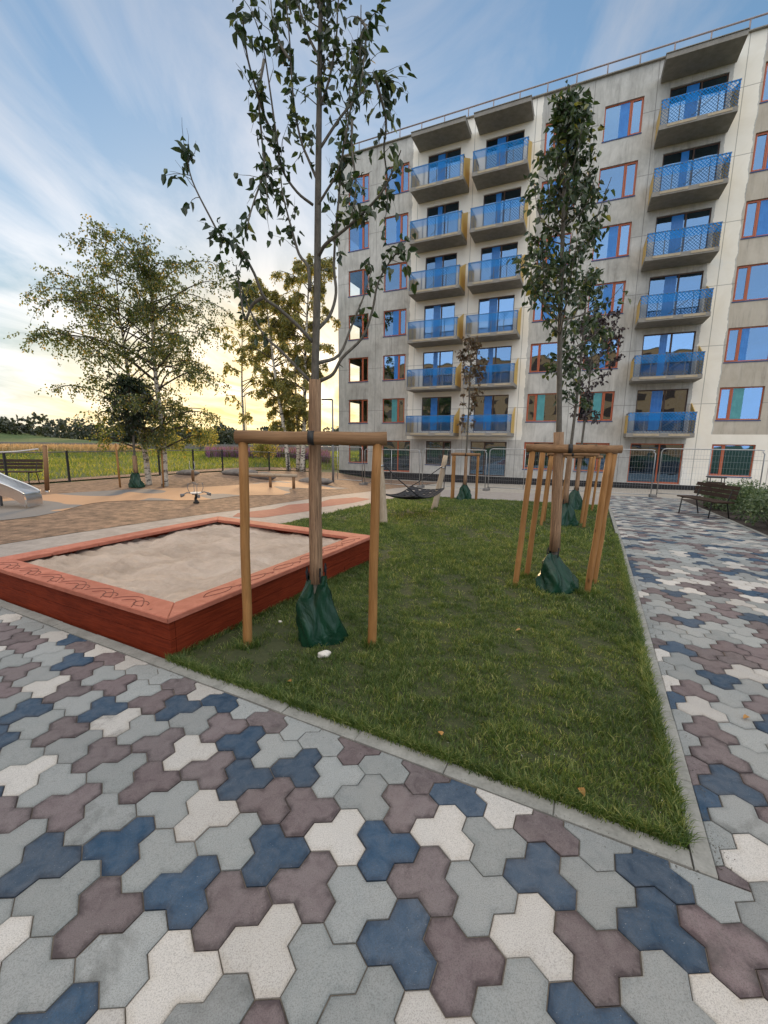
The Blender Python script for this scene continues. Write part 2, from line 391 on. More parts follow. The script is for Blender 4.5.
# ------------------------------------------------------------------ paving stones (each stone is three joined hexagons)
UNIT = .07314; LO = (.0735, 1.1167); LA = R(3.208); H3 = math.sqrt(3)/2
def lat(p):                              # lattice -> world xy
    x, y = p; c, s = math.cos(LA), math.sin(LA)
    return (LO[0]+UNIT*(x*c+y*s), LO[1]+UNIT*(x*s-y*c))
OUT_L = []
def outline(kind):
    hexs = [(-1, 0), (.5, -H3), (.5, H3)] if kind == 'L' else [(1, 0), (-.5, -H3), (-.5, H3)]
    edges = {}
    for hx, hy in hexs:
        vs = [(round(hx+math.cos(k*PI/3), 4), round(hy+math.sin(k*PI/3), 4)) for k in range(6)]
        for k in range(6):
            a, b = vs[k], vs[(k+1) % 6]
            if (b, a) in edges: del edges[(b, a)]
            else: edges[(a, b)] = 1
    nxt = {a: b for a, b in edges}; st = next(iter(nxt)); out = [st]; q = nxt[st]
    while q != st: out.append(q); q = nxt[q]
    return out
OUTL = {k: outline(k) for k in 'LR'}
def clip(poly, n, d):                    # keep n.p <= d
    out = []
    for i in range(len(poly)):
        a, b = poly[i], poly[(i+1) % len(poly)]; da = a[0]*n[0]+a[1]*n[1]-d; db = b[0]*n[0]+b[1]*n[1]-d
        if da <= 0: out.append(a)
        if (da < 0) != (db < 0) and abs(da-db) > 1e-9:
            t = da/(da-db); out.append((a[0]+(b[0]-a[0])*t, a[1]+(b[1]-a[1])*t))
    return out
def area(p): return sum(p[i][0]*p[(i+1) % len(p)][1]-p[(i+1) % len(p)][0]*p[i][1] for i in range(len(p)))/2
def inset(poly, k):
    n = len(poly); out = []
    for i in range(n):
        a, b, c = Vector(poly[i-1]), Vector(poly[i]), Vector(poly[(i+1) % n])
        e1 = (b-a); e2 = (c-b)
        if e1.length < 1e-6 or e2.length < 1e-6: out.append(tuple(b)); continue
        e1.normalize(); e2.normalize(); n1 = Vector((-e1.y, e1.x)); n2 = Vector((-e2.y, e2.x))
        m = n1+n2; dn = 1+n1.dot(n2)
        if dn < .25: dn = .25
        out.append(tuple(b+m/dn*k))
    return out
STONE = {}   # colours noted from the photograph: (kind, n, m) -> colour index
import re as _re
def _stones(t): return {(a, int(n), int(m)): 'GPBW'.index(c) for a, n, m, c in _re.findall(r'([LR])(-?\d+)([-+]\d+)([GPBW])', t)}
STONE = _stones("""L-4-3P R-5-4G L-3-3G R-3-3W R-4-3G R-5-3P L-2-2G L-3-2B L-4-2G R-3-2G R-4-2B L-2-1B L-3-1G R-2-1P R-3-1P L-2+0G R-2+0W R-3+0G L-1+1G L-2+1B L-3+0W
L0-3B L-1-3G L-2-3P R0-3W R-1-3P R-2-3P L0-2W L-1-2W R0-2G R-1-2B R-2-2B L0-1P L-1-1P R0-1G R-1-1G L0+0B L-1+0W R0+0P R-1+0G L0+1G R0+1W
L1-3W L1-2P R1-2G L2-1B L1-1B R1-1G R2-1G L2+0B L1+0W R2+0P R1+0P L2+1G L1+1G R1+1B R2+1W L3+0G
L-6-8P L-7-8W R-6-8G R-7-8P R-8-8P L-5-7P L-6-7G L-7-7G R-5-7B R-6-7B R-7-7B L-4-6G L-5-6W L-6-6G R-5-6G R-6-6P L-4-5P L-5-5G R-4-5W R-5-5P R-6-5G L-4-4G L-5-4W R-4-4P L-6-5B
L-6-9G L-7-9P L-8-9P R-6-9G R-7-9G R-8-9G L-5-8P L-7-10P R-7-10W R-8-10B L-8-10G R-9-10G L-8-11P L-9-11P R-9-11G R-10-11W
R-5-8W L-4-7B R-4-7G L-3-6P R-4-6P R-3-6G L-3-5B R-3-5G L-2-5G R-2-5P L-3-4P R-3-4B L-2-4B R-2-4G L-1-4G R-1-4P L0-4P""")
STONEW = _stones("""L3-1W L3-2G R3-2P L3-3B R2-3B R2-2G R2-1P R3-3P L3-4P R2-4P L3-5P R3-4G R2-5G L3-6W R3-5G R2-6G L3-7P R2-7B R3-6G L3-8G R2-8W R3-7G L3-9G R2-9G L4-6P L4-5B L4-7G R3-8B L3-10B R2-10W""")
pv = []; pf = []; pm = []; prim = []
def add_stone(poly, ci, full):
    if len(poly) < 3: return
    if area(poly) < 0: poly = poly[::-1]
    if abs(area(poly)) < .0012: return
    tx, ty = random.gauss(0, .009), random.gauss(0, .009); dz = random.gauss(0, .0012)
    cx = sum(p[0] for p in poly)/len(poly); cy = sum(p[1] for p in poly)/len(poly)
    def P(p, z): return (p[0], p[1], g(p[0], p[1])+z+dz+(p[0]-cx)*tx+(p[1]-cy)*ty)
    a = inset(poly, .0019); b = inset(poly, .0055); n = len(poly); o = len(pv)
    pv.extend(P(p, -.014) for p in a); pv.extend(P(p, -.003) for p in a); pv.extend(P(p, 0) for p in b); prim.extend([0]*(2*n)+[.0]*n)
    rings = 3
    if full:
        c = inset(poly, .03); pv.extend(P(p, .0002) for p in c); prim.extend([1]*n); rings = 4
    for r_ in range(rings-1):
        for i in range(n):
            j = (i+1) % n; pf.append((o+r_*n+i, o+r_*n+j, o+(r_+1)*n+j, o+(r_+1)*n+i)); pm.append(ci)
    if not full: 
        for i in range(2*n, 3*n): prim[o+i] = .6
    pf.append(tuple(o+(rings-1)*n+i for i in range(n))); pm.append(ci)
for m_ in range(-150, 20):
    for n_ in range(-60, 75):
        for kind in 'LR':
            bx, by = 6*n_-1.5*m_, 3*H3*m_
            if kind == 'R': bx += 2.5; by += H3
            x, y = lat((bx, by)); u, w = UW(x, y)
            if not ((-13 < u < 4.5 and -.6 < w < 1.95) or (.3 < u < 3.5 and 1.5 < w < 20.8)): continue
            if w < 1.9 and (y < .35 or x < -9.5): continue
            poly = [lat((bx+p[0], by+p[1])) for p in OUTL[kind]]
            ci = (STONE if w < 1.9 and u < .8 else STONEW).get((kind, n_, m_))
            if ci is None: ci = random.choices((0, 1, 2, 3), (.42, .27, .16, .15))[0]
            uw = [UW(*p) for p in poly]
            inf = all(q[1] < 1.755 for q in uw); inr = all(.55 < q[0] < 3.055 for q in uw) and w > 1.5
            if inf or inr: add_stone(poly, ci, True); continue
            cw_ = STONEW.get((kind, n_, m_), ci)
            back = lambda q: [XY(*p) for p in q]
            a = clip(uw, (0, 1), 1.755); 
            if len(a) > 2: add_stone(back(a), ci, False)
            b = clip(clip(clip(clip(uw, (0, -1), -1.757), (-1, 0), -.548), (1, 0), 3.055), (0, 1), 20.6)
            if len(b) > 2: add_stone(back(b), cw_, False)
me = bpy.data.meshes.new('paving'); me.from_pydata(pv, [], pf)
for k in ('pv_grey', 'pv_purple', 'pv_blue', 'pv_white'): me.materials.append(M[k])
me.polygons.foreach_set('material_index', pm)
at_ = me.attributes.new('rim', 'FLOAT', 'POINT'); at_.data.foreach_set('value', prim)
o = bpy.data.objects.new('paving', me); C.objects.link(o); o['kind'] = 'structure'

# ------------------------------------------------------------------ grass
def inside(poly, u, w):
    c = np.zeros(len(u), bool); n = len(poly)
    for i in range(n):
        (x1, y1), (x2, y2) = poly[i], poly[(i+1) % n]
        if y1 == y2: continue
        c ^= ((y1 > w) != (y2 > w)) & (u < (x2-x1)*(w-y1)/(y2-y1)+x1)
    return c
gv = np.vectorize(g)
def blades(name, x, y, z, h, wd, lean, m):
    n = len(x); a = rng.uniform(0, 2*PI, n); b = rng.uniform(0, 2*PI, n); l = h*lean*rng.uniform(.3, 1.4, n)
    ca, sa = np.cos(a)*wd/2, np.sin(a)*wd/2; lx, ly = np.cos(b)*l, np.sin(b)*l
    V = np.zeros((n, 5, 3))
    V[:, 0] = np.stack([x-ca, y-sa, z], 1); V[:, 1] = np.stack([x+ca, y+sa, z], 1)
    V[:, 2] = np.stack([x+ca*.8+lx*.35, y+sa*.8+ly*.35, z+h*.6], 1); V[:, 3] = np.stack([x-ca*.8+lx*.35, y-sa*.8+ly*.35, z+h*.6], 1)
    V[:, 4] = np.stack([x+lx, y+ly, z+h*np.sqrt(np.clip(1-(lean*.5)**2, .3, 1))], 1)
    i = np.arange(n)[:, None]*5
    return np_mesh(name, V.reshape(-1, 3), [i+np.array([[0, 1, 2, 3]]), i+np.array([[3, 2, 4]])], m)
def patch(x, y, s, seed):               # cheap smooth noise for tufts
    r = np.random.default_rng(seed); k = r.normal(size=(6, 2))*s; p = r.uniform(0, 6.28, 6)
    return sum(np.sin(k[i, 0]*x+k[i, 1]*y+p[i]) for i in range(6))/6
def lawn_pts(n, w0, w1):
    u = rng.uniform(-6.8, .46, n); w = rng.uniform(w0, w1, n); k = inside(LAWN, u, w)
    u, w = u[k], w[k]; return u*E2[0]+w*E1[0], u*E2[1]+w*E1[1]
X, Y, Hh, Wd = [], [], [], []
for n, w0, w1, h, wd in ((300000, 1.87, 4.2, .027, .0036), (200000, 4.2, 8, .032, .0055), (90000, 8, 15.4, .038, .011)):
    x, y = lawn_pts(n, w0, w1); t = patch(x, y, 5, 3)+.9*patch(x, y, 17, 4)+.7*patch(x, y, 38, 6)
    bare_ = sum(np.exp(-((x-a_)**2+(y-b_)**2)/c_**2) for a_, b_, c_ in ((-.55, 3.25, .42), (-.95, 3.3, .3), (1.96, 4.6, .35), (-1.2, 3.0, .3)))
    keep = rng.uniform(0, 1, len(x)) < .85+.6*t-.5*np.clip(bare_, 0, 1); x, y, t = x[keep], y[keep], t[keep]
    X.append(x); Y.append(y); Hh.append(h*np.clip(1+.9*t, .3, 2)*rng.uniform(.45, 1.5, len(x))); Wd.append(np.full(len(x), wd)*rng.uniform(.7, 1.3, len(x)))
# longer tufts leaning over the kerb edges
for (u0, w0, u1, w1, n) in ((-2.7, 1.86, .45, 1.86, 9000), (.455, 1.87, .455, 9, 14000), (-2.68, 1.9, -2.68, 5, 3500)):
    t = rng.uniform(0, 1, n); u = u0+(u1-u0)*t+rng.normal(0, .016, n); w = w0+(w1-w0)*t+rng.normal(0, .016, n)
    X.append(u*E2[0]+w*E1[0]); Y.append(u*E2[1]+w*E1[1]); Hh.append(.05*rng.uniform(.6, 1.5, n)); Wd.append(np.full(n, .0036))
# tufts round the posts
for (bx, by) in ((-1.07, 3.11), (-.09, 3.14), (1.52, 4.64), (1.77, 4.99), (2.24, 4.4), (2.45, 4.8), (.0, 8.72), (1.49, 11.87)):
    n = 260; a = rng.uniform(0, 6.28, n); r_ = rng.uniform(.035, .09, n)
    X.append(bx+np.cos(a)*r_); Y.append(by+np.sin(a)*r_); Hh.append(.075*rng.uniform(.5, 1.4, n)); Wd.append(np.full(n, .005))
X, Y, Hh, Wd = map(np.concatenate, (X, Y, Hh, Wd))
o = blades('lawn_grass', X, Y, gv(X, Y)-.006, Hh, Wd, .85, M['grass']); tag(o, 'short mown green grass filling the lawn wedge', 'grass', kind='stuff')

# crumbs of soil, sand and grit along the kerbs, and pale flecks in the turf
def crumbs(name, us, ws, z, size, m, label):
    n = len(us); x = us*E2[0]+ws*E1[0]; y = us*E2[1]+ws*E1[1]; zz_ = gv(x, y)+z; sz = size*rng.uniform(.5, 1.6, n)
    V = np.stack([x, y, zz_], 1)[:, None, :]+rng.normal(0, 1, (n, 4, 3))*np.array([.6, .6, .4])*sz[:, None, None]
    i = np.arange(n)[:, None]*4
    return tag(np_mesh(name, V.reshape(-1, 3), [i+np.array([q]) for q in ([0, 1, 2], [0, 2, 3], [0, 3, 1], [1, 3, 2])], m), label, 'grit', kind='stuff')
M['grit'] = simple('soil_grit', (.05, .04, .03), (.16, .13, .10), 60, .95); M['fleck'] = simple('pale_fleck', (.5, .48, .42), (.7, .68, .62), 30, .9)
n = 3800; t = rng.uniform(0, 1, n); k = rng.integers(0, 2, n); off = np.abs(rng.normal(0, .05, n))
us = np.where(k == 0, -5.4+5.9*t, .545+off*.9); ws = np.where(k == 0, 1.78-off, 1.8+9*t**1.5)
crumbs('grit', us, ws, .002, .0021, M['grit'], 'dark soil crumbs scattered along the lawn edging')
n = 170; us = rng.uniform(-2.6, .4, n); ws = 1.95+rng.uniform(0, 1, n)**1.6*7
crumbs('flecks', us, ws, .024, .0042, M['fleck'], 'tiny pale flecks scattered through the turf')

hv = np.vectorize(hill)
n = 110000; r_ = np.sqrt(rng.uniform(19.5**2, 75**2, n)); az = np.radians(rng.uniform(-50, -3, n)); x = r_*np.sin(az); y = r_*np.cos(az)
u = x*E2[0]+y*E2[1]; k = (u < -19.3) & (rng.uniform(0, 1, n) < .75+.6*patch(x, y, .5, 9)); x, y, r_ = x[k], y[k], r_[k]
o = blades('meadow_grass', x, y, gv(x, y)+hv(x, y)-.07, (.22+.1*patch(x, y, .8, 5))*rng.uniform(.5, 1.3, len(x)),   .008+.0008*r_, .8, M['meadow']); tag(o, 'yellow green meadow grass beyond the wire fence', 'grass', kind='stuff')
n = 11000; r_ = rng.normal(48.5, 1.8, n); az = np.radians(rng.uniform(-52, -30, n)); x = r_*np.sin(az); y = r_*np.cos(az)
o = blades('dry_grass', x, y, gv(x, y)+hv(x, y)-.1, .6*rng.uniform(.4, 1.25, n), np.full(n, .045), .5, M['dry']); tag(o, 'tall dry straw coloured grass on the low bank', 'grass', kind='stuff')
n = 9000; r_ = rng.uniform(40, 52, n); az = np.radians(rng.uniform(-23, -7.5, n)); x = r_*np.sin(az); y = r_*np.cos(az)
o = blades('fireweed', x, y, gv(x, y)+hv(x, y)-.1, .95*rng.uniform(.6, 1.2, n), np.full(n, .07), .25, M['fireweed']); tag(o, 'purple flowering weeds beyond the meadow', 'wildflowers', kind='stuff')

# ------------------------------------------------------------------ the building
FA = math.atan2(-.4133, .9106)
bz = -1.05
bld = empty('apartment_building', (-.22, 31.66, bz), FA, label='seven storey concrete apartment block with orange window frames and blue netted balconies', cat='building')
def concrete():
    m, nt, ns, ln = mat('facade_concrete')
    tc = N(nt, 'ShaderNodeTexCoord'); sx = N(nt, 'ShaderNodeSeparateXYZ'); ln.new(tc.outputs['Object'], sx.inputs[0])
    s_, z = sx.outputs[0], sx.outputs[2]
    v = mapping(nt); a = noise(nt, .45, 6, .65, v, .6); b = noise(nt, 3, 6, .7, mapping(nt, (1, 1, .35)), .5); c = noise(nt, 30, 3, .6, v)
    cc = ramp(nt, math_(nt, 'ADD', math_(nt, 'MULTIPLY', a, .6), math_(nt, 'MULTIPLY', b, .4)), [(.33, (.30, .29, .265)), (.5, (.46, .45, .415)), (.66, (.60, .585, .545))])
    lt = ramp(nt, a, [(.35, (.76, .71, .61)), (.6, (.84, .80, .71)), (.7, (.78, .77, .72))])
    # cream painted bays: between the wall edges below, with a ragged hand-painted border
    jig = math_(nt, 'MULTIPLY', math_(nt, 'SUBTRACT', noise(nt, 1.3, 3, .7, v), .5), .3)
    q = math_(nt, 'ADD', s_, jig)
    def band(a_, b_): return math_(nt, 'MULTIPLY', math_(nt, 'GREATER_THAN', q, a_), math_(nt, 'LESS_THAN', q, b_))
    f = math_(nt, 'MAXIMUM', band(2.0, 9.95), band(18.8, 19.95))
    f = math_(nt, 'MULTIPLY', f, math_(nt, 'GREATER_THAN', z, 2.9))
    f2 = math_(nt, 'MULTIPLY', band(18.8, 26), math_(nt, 'LESS_THAN', z, 3.3))
    f = math_(nt, 'MAXIMUM', f, f2)
    beige = mixc(nt, math_(nt, 'MULTIPLY', band(20, 27), .45), cc, (.46, .37, .25))
    col = mixc(nt, f, beige, lt)
    # panel joints, one per storey and a few upright ones
    jz = math_(nt, 'ABSOLUTE', math_(nt, 'SUBTRACT', math_(nt, 'FRACT', math_(nt, 'DIVIDE', math_(nt, 'SUBTRACT', z, .42), 3.02)), .5))
    j = math_(nt, 'LESS_THAN', jz, .0055)
    for s0 in (-.62, 2.4, 6.05, 9.6, 12.62, 15.6, 19.3, 22.6):
        j = math_(nt, 'MAXIMUM', j, math_(nt, 'LESS_THAN', math_(nt, 'ABSOLUTE', math_(nt, 'SUBTRACT', s_, s0)), .018))
    col = mixc(nt, math_(nt, 'MULTIPLY', j, .55), col, (.10, .095, .09))
    # rain streaks and water marks
    st = ramp(nt, noise(nt, 2.5, 5, .75, mapping(nt, (1.6, 1, .12)), .3), [(.52, 0.), (.75, .55)])
    col = mixc(nt, math_(nt, 'MULTIPLY', st, math_(nt, 'SUBTRACT', 1, f)), col, (.13, .12, .11))
    finish(nt, col, .88, math_(nt, 'SUBTRACT', math_(nt, 'ADD', math_(nt, 'MULTIPLY', b, .5), math_(nt, 'MULTIPLY', c, .3)), math_(nt, 'MULTIPLY', j, 1.)), .4, .02); return m
M['facade'] = concrete()
M['slab'] = simple('balcony_concrete', (.19, .175, .15), (.31, .29, .26), 3, .88, .4, .01)
M['osb'] = simple('yellow_boarding', (.52, .33, .08), (.70, .48, .16), 9, .7, .4, .005)
M['fascia'] = simple('pale_shuttering', (.36, .29, .19), (.50, .42, .30), 5, .8)
M['frame_red'] = simple('orange_red_window_frame', (.38, .09, .04), (.46, .13, .06), 8, .45)
M['frame_dark'] = simple('dark_brown_door_frame', (.06, .035, .025), (.10, .055, .04), 8, .45)
M['plinth'] = simple('black_waterproofing', (.010, .011, .013), (.022, .022, .025), 4, .55)
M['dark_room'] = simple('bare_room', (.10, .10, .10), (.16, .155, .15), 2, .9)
M['film'] = simple('blue_protective_film', (.02, .15, .46), (.04, .23, .62), 3, .22, .2, .01)
M['teal_curtain'] = simple('teal_film', (.05, .22, .24), (.10, .34, .36), 3, .4)
M['rail_paint'] = simple('roof_rail_steel', (.20, .16, .16), (.3, .25, .24), 10, .5)
def glassm(name, refl, tint):
    m, nt, ns, ln = mat(name)
    v = mapping(nt)
    gl = N(nt, 'ShaderNodeBsdfGlossy', Roughness=.015); gl.inputs[0].default_value = (.42, .68, 1, 1)  # blue of the mirrored sky is put into the gloss tint
    tr = N(nt, 'ShaderNodeBsdfTransparent'); tr.inputs[0].default_value = (*tint, 1)
    bp = N(nt, 'ShaderNodeBump'); bp.inputs['Strength'].default_value = .3; bp.inputs['Distance'].default_value = .05
    ln.new(noise(nt, .55, 2, .5, N(nt, 'ShaderNodeNewGeometry').outputs['Position']), bp.inputs['Height']); ln.new(bp.outputs[0], gl.inputs['Normal'])
    lw = N(nt, 'ShaderNodeFresnel'); lw.inputs[0].default_value = 1.7
    oi = N(nt, 'ShaderNodeObjectInfo')
    f = math_(nt, 'MULTIPLY', math_(nt, 'MULTIPLY_ADD', lw.outputs[0], .6, refl), math_(nt, 'MULTIPLY_ADD', oi.outputs['Random'], .55, .6))
    mx = N(nt, 'ShaderNodeMixShader'); ln.new(f, mx.inputs[0]); ln.new(tr.outputs[0], mx.inputs[1]); ln.new(gl.outputs[0], mx.inputs[2])
    o_ = N(nt, 'ShaderNodeOutputMaterial'); ln.new(mx.outputs[0], o_.inputs[0]); return m
M['glass'] = glassm('sky_tinted_glass', .34, (.36, .46, .56)); M['clear_glass'] = glassm('clear_corner_glass', .02, (.93, .95, .93))
def netm(name, col, sp, wd, fill):
    m, nt, ns, ln = mat(name)
    tc = N(nt, 'ShaderNodeTexCoord'); sx = N(nt, 'ShaderNodeSeparateXYZ'); ln.new(tc.outputs['Object'], sx.inputs[0])
    h = math_(nt, 'ADD', sx.outputs[0], sx.outputs[1])
    def dl(op):
        q = math_(nt, 'FRACT', math_(nt, 'DIVIDE', math_(nt, op, h, sx.outputs[2]), sp)); return math_(nt, 'LESS_THAN', math_(nt, 'ABSOLUTE', math_(nt, 'SUBTRACT', q, .5)), wd)
    pn = ramp(nt, noise(nt, 1.1, 4, .6, N(nt, 'ShaderNodeNewGeometry').outputs['Position'], .6), [(.3, .35), (.7, 1.5)])
    f = math_(nt, 'MAXIMUM', math_(nt, 'MAXIMUM', dl('ADD'), dl('SUBTRACT')), math_(nt, 'MULTIPLY', pn, fill))
    f = math_(nt, 'MINIMUM', f, .92)
    d = N(nt, 'ShaderNodeBsdfDiffuse'); d.inputs[0].default_value = (*col, 1); tl = N(nt, 'ShaderNodeBsdfTranslucent'); tl.inputs[0].default_value = (*col, 1)
    a = N(nt, 'ShaderNodeMixShader', Fac=.5); ln.new(d.outputs[0], a.inputs[1]); ln.new(tl.outputs[0], a.inputs[2])
    t = N(nt, 'ShaderNodeBsdfTransparent'); b = N(nt, 'ShaderNodeMixShader'); ln.new(f, b.inputs[0]); ln.new(t.outputs[0], b.inputs[1]); ln.new(a.outputs[0], b.inputs[2])
    o_ = N(nt, 'ShaderNodeOutputMaterial'); ln.new(b.outputs[0], o_.inputs[0]); return m
M['net_top'] = netm('bright_blue_net', (.03, .34, .90), .16, .15, .24)
M['net_low'] = netm('wire_mesh', (.07, .20, .40), .15, .10, .02)

FL = 3.02
S0, S1 = -3.72, 27.0
TOP = 21.25-bz
COLS = {'a': (-2.85, -1.2), 'b': (0, 1.75), 'd1': (3.05, 5.2), 'd2': (6.75, 9.0), 'c': (10.15, 12.0), 'd': (13.2, 15.05), 'd3': (16.2, 18.65), 'e': (20.05, 21.95), 'f': (24.0, 25.9)}
opens = []                               # (kind, s0, s1, z0, z1) in local z
for k in range(7):
    head = 1.72+FL*k-bz; sill = head-1.72
    for c in COLS:
        s0, s1 = COLS[c]
        if c[0] == 'd' and len(c) == 2:
            if k > 0: opens.append(('door', s0, s1, head-2.32, head, c, k))
        elif k == 0 and c == 'b': opens.append(('gdoorR', 0, 2.25, .5, head, c, k))
        else: opens.append(('win', s0, s1, sill, head, c, k))
h0 = 1.72-bz
opens += [('win', 3.45, 5.3, h0-1.65, h0, 'g1', 0), ('gdoorL', 6.65, 9.05, .48, h0, 'g2', 0), ('gdoorR', 16.15, 18.76, .48, h0, 'g3', 0)]
PL = .45                                  # plinth height above the dirt
def wall_mesh():
    mb = MB()
    ss = sorted(set([S0, S1]+[o[1] for o in opens]+[o[2] for o in opens])); zs = sorted(set([PL, TOP]+[o[3] for o in opens]+[o[4] for o in opens]))
    def isop(s, z): return any(o[1] < s < o[2] and o[3] < z < o[4] for o in opens)
    # front face cells merged per row
    for j in range(len(zs)-1):
        zc = (zs[j]+zs[j+1])/2; i = 0
        while i < len(ss)-1:
            if isop((ss[i]+ss[i+1])/2, zc): i += 1; continue
            k = i
            while k+1 < len(ss)-1 and not isop((ss[k+1]+ss[k+2])/2, zc): k += 1
            mb.poly([(ss[i], 0, zs[j]), (ss[k+1], 0, zs[j]), (ss[k+1], 0, zs[j+1]), (ss[i], 0, zs[j+1])])
            mb.poly([(ss[i], .25, zs[j+1]), (ss[k+1], .25, zs[j+1]), (ss[k+1], .25, zs[j]), (ss[i], .25, zs[j])])
            i = k+1
    for o in opens:
        _, a, b, z0, z1 = o[:5]; d = .25
        mb.poly([(a, 0, z0), (b, 0, z0), (b, d, z0), (a, d, z0)]); mb.poly([(a, 0, z1), (a, d, z1), (b, d, z1), (b, 0, z1)])
        mb.poly([(a, 0, z0), (a, d, z0), (a, d, z1), (a, 0, z1)]); mb.poly([(b, 0, z0), (b, 0, z1), (b, d, z1), (b, d, z0)])
    # gable wall with its own openings beside the corner rooms
    D = 12.0
    gz = [(1.72+FL*k-bz-1.75, 1.72+FL*k-bz) for k in range(7)]
    ys_ = [0, .9, 3.4, D]; 
    zz = sorted(set([PL, TOP]+[q for p in gz for q in p]))
    for i in range(3):
        for j in range(len(zz)-1):
            if i == 1 and any(a < (zz[j]+zz[j+1])/2 < b for a, b in gz): continue
            for s_, fl in ((S0, 1), (S0+.25, 0)):
                q = [(s_, ys_[i], zz[j]), (s_, ys_[i], zz[j+1]), (s_, ys_[i+1], zz[j+1]), (s_, ys_[i+1], zz[j])]
                mb.poly(q if fl else q[::-1])
    mb.poly([(S1, 0, PL), (S1, D, PL), (S1, D, TOP), (S1, 0, TOP)]); mb.poly([(S0, D, PL), (S0, D, TOP), (S1, D, TOP), (S1, D, PL)])
    mb.poly([(S0, 0, TOP), (S1, 0, TOP), (S1, .25, TOP), (S0, .25, TOP)]); mb.poly([(S0, 0, TOP), (S0, .25, TOP), (S0+.25, .25, TOP), (S0+.25, D, TOP), (S0, D, TOP)][::-1])
    mb.poly([(S0, .25, TOP-.25), (S1, .25, TOP-.25), (S1, D, TOP-.25), (S0, D, TOP-.25)])
    return mb
wall_mesh().build('wall', M['facade'], bld)
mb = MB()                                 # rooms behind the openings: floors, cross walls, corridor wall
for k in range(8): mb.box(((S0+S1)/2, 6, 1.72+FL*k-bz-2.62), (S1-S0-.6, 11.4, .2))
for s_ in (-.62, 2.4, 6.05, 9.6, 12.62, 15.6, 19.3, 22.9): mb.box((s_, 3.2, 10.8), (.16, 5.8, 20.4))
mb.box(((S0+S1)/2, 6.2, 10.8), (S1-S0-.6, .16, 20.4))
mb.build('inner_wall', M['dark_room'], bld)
mb = MB(); mb.box(((S0+S1)/2, 5.98, PL/2-.1), (S1-S0-.02, 12.0, PL+.2)); mb.build('plinth', M['plinth'], bld)
mb = MB(); mb.box(((S0+S1)/2, .06, TOP+.03), (S1-S0+.1, .42, .05)); mb.build('parapet_cap', M['slab'], bld)
mb = MB()
n = 20
for i in range(n+1): mb.tube([(S0+.15+i*(S1-S0-.3)/n, .1, TOP+.05), (S0+.15+i*(S1-S0-.3)/n, .1, TOP+.68)], .035, 6)
mb.tube([(S0+.1, .1, TOP+.68), (S1-.1, .1, TOP+.68)], .045, 6); mb.build('roof_rail', M['rail_paint'], bld)

def frame_bars(mb, a, b, z0, z1, y, t, d, mull=()):
    mb.box(((a+b)/2, y, z0+t/2), (b-a-.002, d, t)); mb.box(((a+b)/2, y, z1-t/2), (b-a-.002, d, t))
    for s_ in (a+t/2, b-t/2): mb.box((s_, y, (z0+z1)/2), (t, d-.004, z1-z0-2*t))
    for s_ in mull: mb.box((s_, y, (z0+z1)/2), (t*1.25, d-.004, z1-z0-2*t))
def pane_quad(a, b, z0, z1, y):
    mb = MB(); mb.box(((a+b)/2, y, (z0+z1)/2), (b-a, .012, z1-z0)); return mb
protos = {}
def window(kind, w, h, side, filmk, framem, glassk='glass', var=0):
    """a window at the local origin: bottom left corner, x along the wall"""
    root = MB(); t = .058
    ml = {'L': w*.3, 'R': w*.68}[side] if kind == 'win' else w*(.56 if side == 'R' else .40)
    frame_bars(root, 0, w, 0, h, .135, t, .09, (ml,))
    if kind == 'win':                       # opening sash beside the fixed pane
        a, b = (0, ml) if side == 'L' else (ml, w)
        frame_bars(root, a+.05, b-.05, .05, h-.05, .10, .05, .05)
    elif kind.startswith('gdoor'):
        root.box(((w-ml)/2+ml if side == 'R' else ml/2, .11, .04), ((w-ml) if side == 'R' else ml, .1, .12))
    f = root.build('window' if kind == 'win' else 'balcony_door' if kind == 'door' else 'ground_door', M[framem], bld)
    p = MB(); p.box((ml/2, .125, h/2), (ml-.1, .012, h-.1)); p.box(((ml+w)/2, .125, h/2), (w-ml-.1, .012, h-.1))
    p.build('pane', M[glassk], f)
    if filmk:
        q = MB(); fw = (.24, .38, .16)[var]; x0, x1 = (ml+.06, ml+.06+w*fw) if side == 'L' else (ml-.06-w*fw, ml-.06)
        if kind == 'door': x0, x1 = ((w*.30, w*.52), (w*.08, w*.36), (w*.34, w*.48))[var]
        # rippled sheet hanging just behind the glass
        nseg = 10; vs = []
        for i in range(nseg+1):
            x_ = x0+(x1-x0)*i/nseg; y_ = .108+.004*math.sin(i*1.9)
            vs += [(x_, y_, .06), (x_, y_, h-.06)]
        q.add(vs, [(2*i, 2*i+2, 2*i+3, 2*i+1) for i in range(nseg)], 0, True)
        q.build('film', M[filmk], f)
    if kind == 'win':                       # blue membrane sill strip
        q = MB(); q.box((w/2, .02, -.035), (w+.06, .10, .05)); q.build('sill', M['sillblue'], f)
    return f
M['sillblue'] = simple('blue_membrane_sill', (.015, .045, .14), (.03, .07, .2), 5, .5)
for (kind, a, b, z0, z1, c, k) in opens:
    side = 'L' if c in ('c', 'e', 'f') else 'R'
    if kind == 'gdoorL': side = 'L'
    fk = 'film' if (k >= 2 or kind == 'door') else ('teal_curtain' if k == 1 else None)
    fm = 'frame_red' if kind == 'win' and c != 'g1' or c == 'b' or c == 'g3' else 'frame_dark'
    gk = 'clear_glass' if c == 'a' and k < 5 else 'glass'
    if gk != 'glass': fk = None
    var = (k*5+ord(c[-1])*3+k*k) % 3
    if (k*3+ord(c[0])) % 5 == 0 and kind == 'win': fk = None
    key = (var, gk, kind, round(b-a, 3), round(z1-z0, 3), side, fk, fm)
    if key not in protos: protos[key] = window(kind, b-a, z1-z0, side, fk, fm, gk, var); f = protos[key]
    else: f = copy_tree(protos[key], bld)
    f.location = (a, 0, z0)
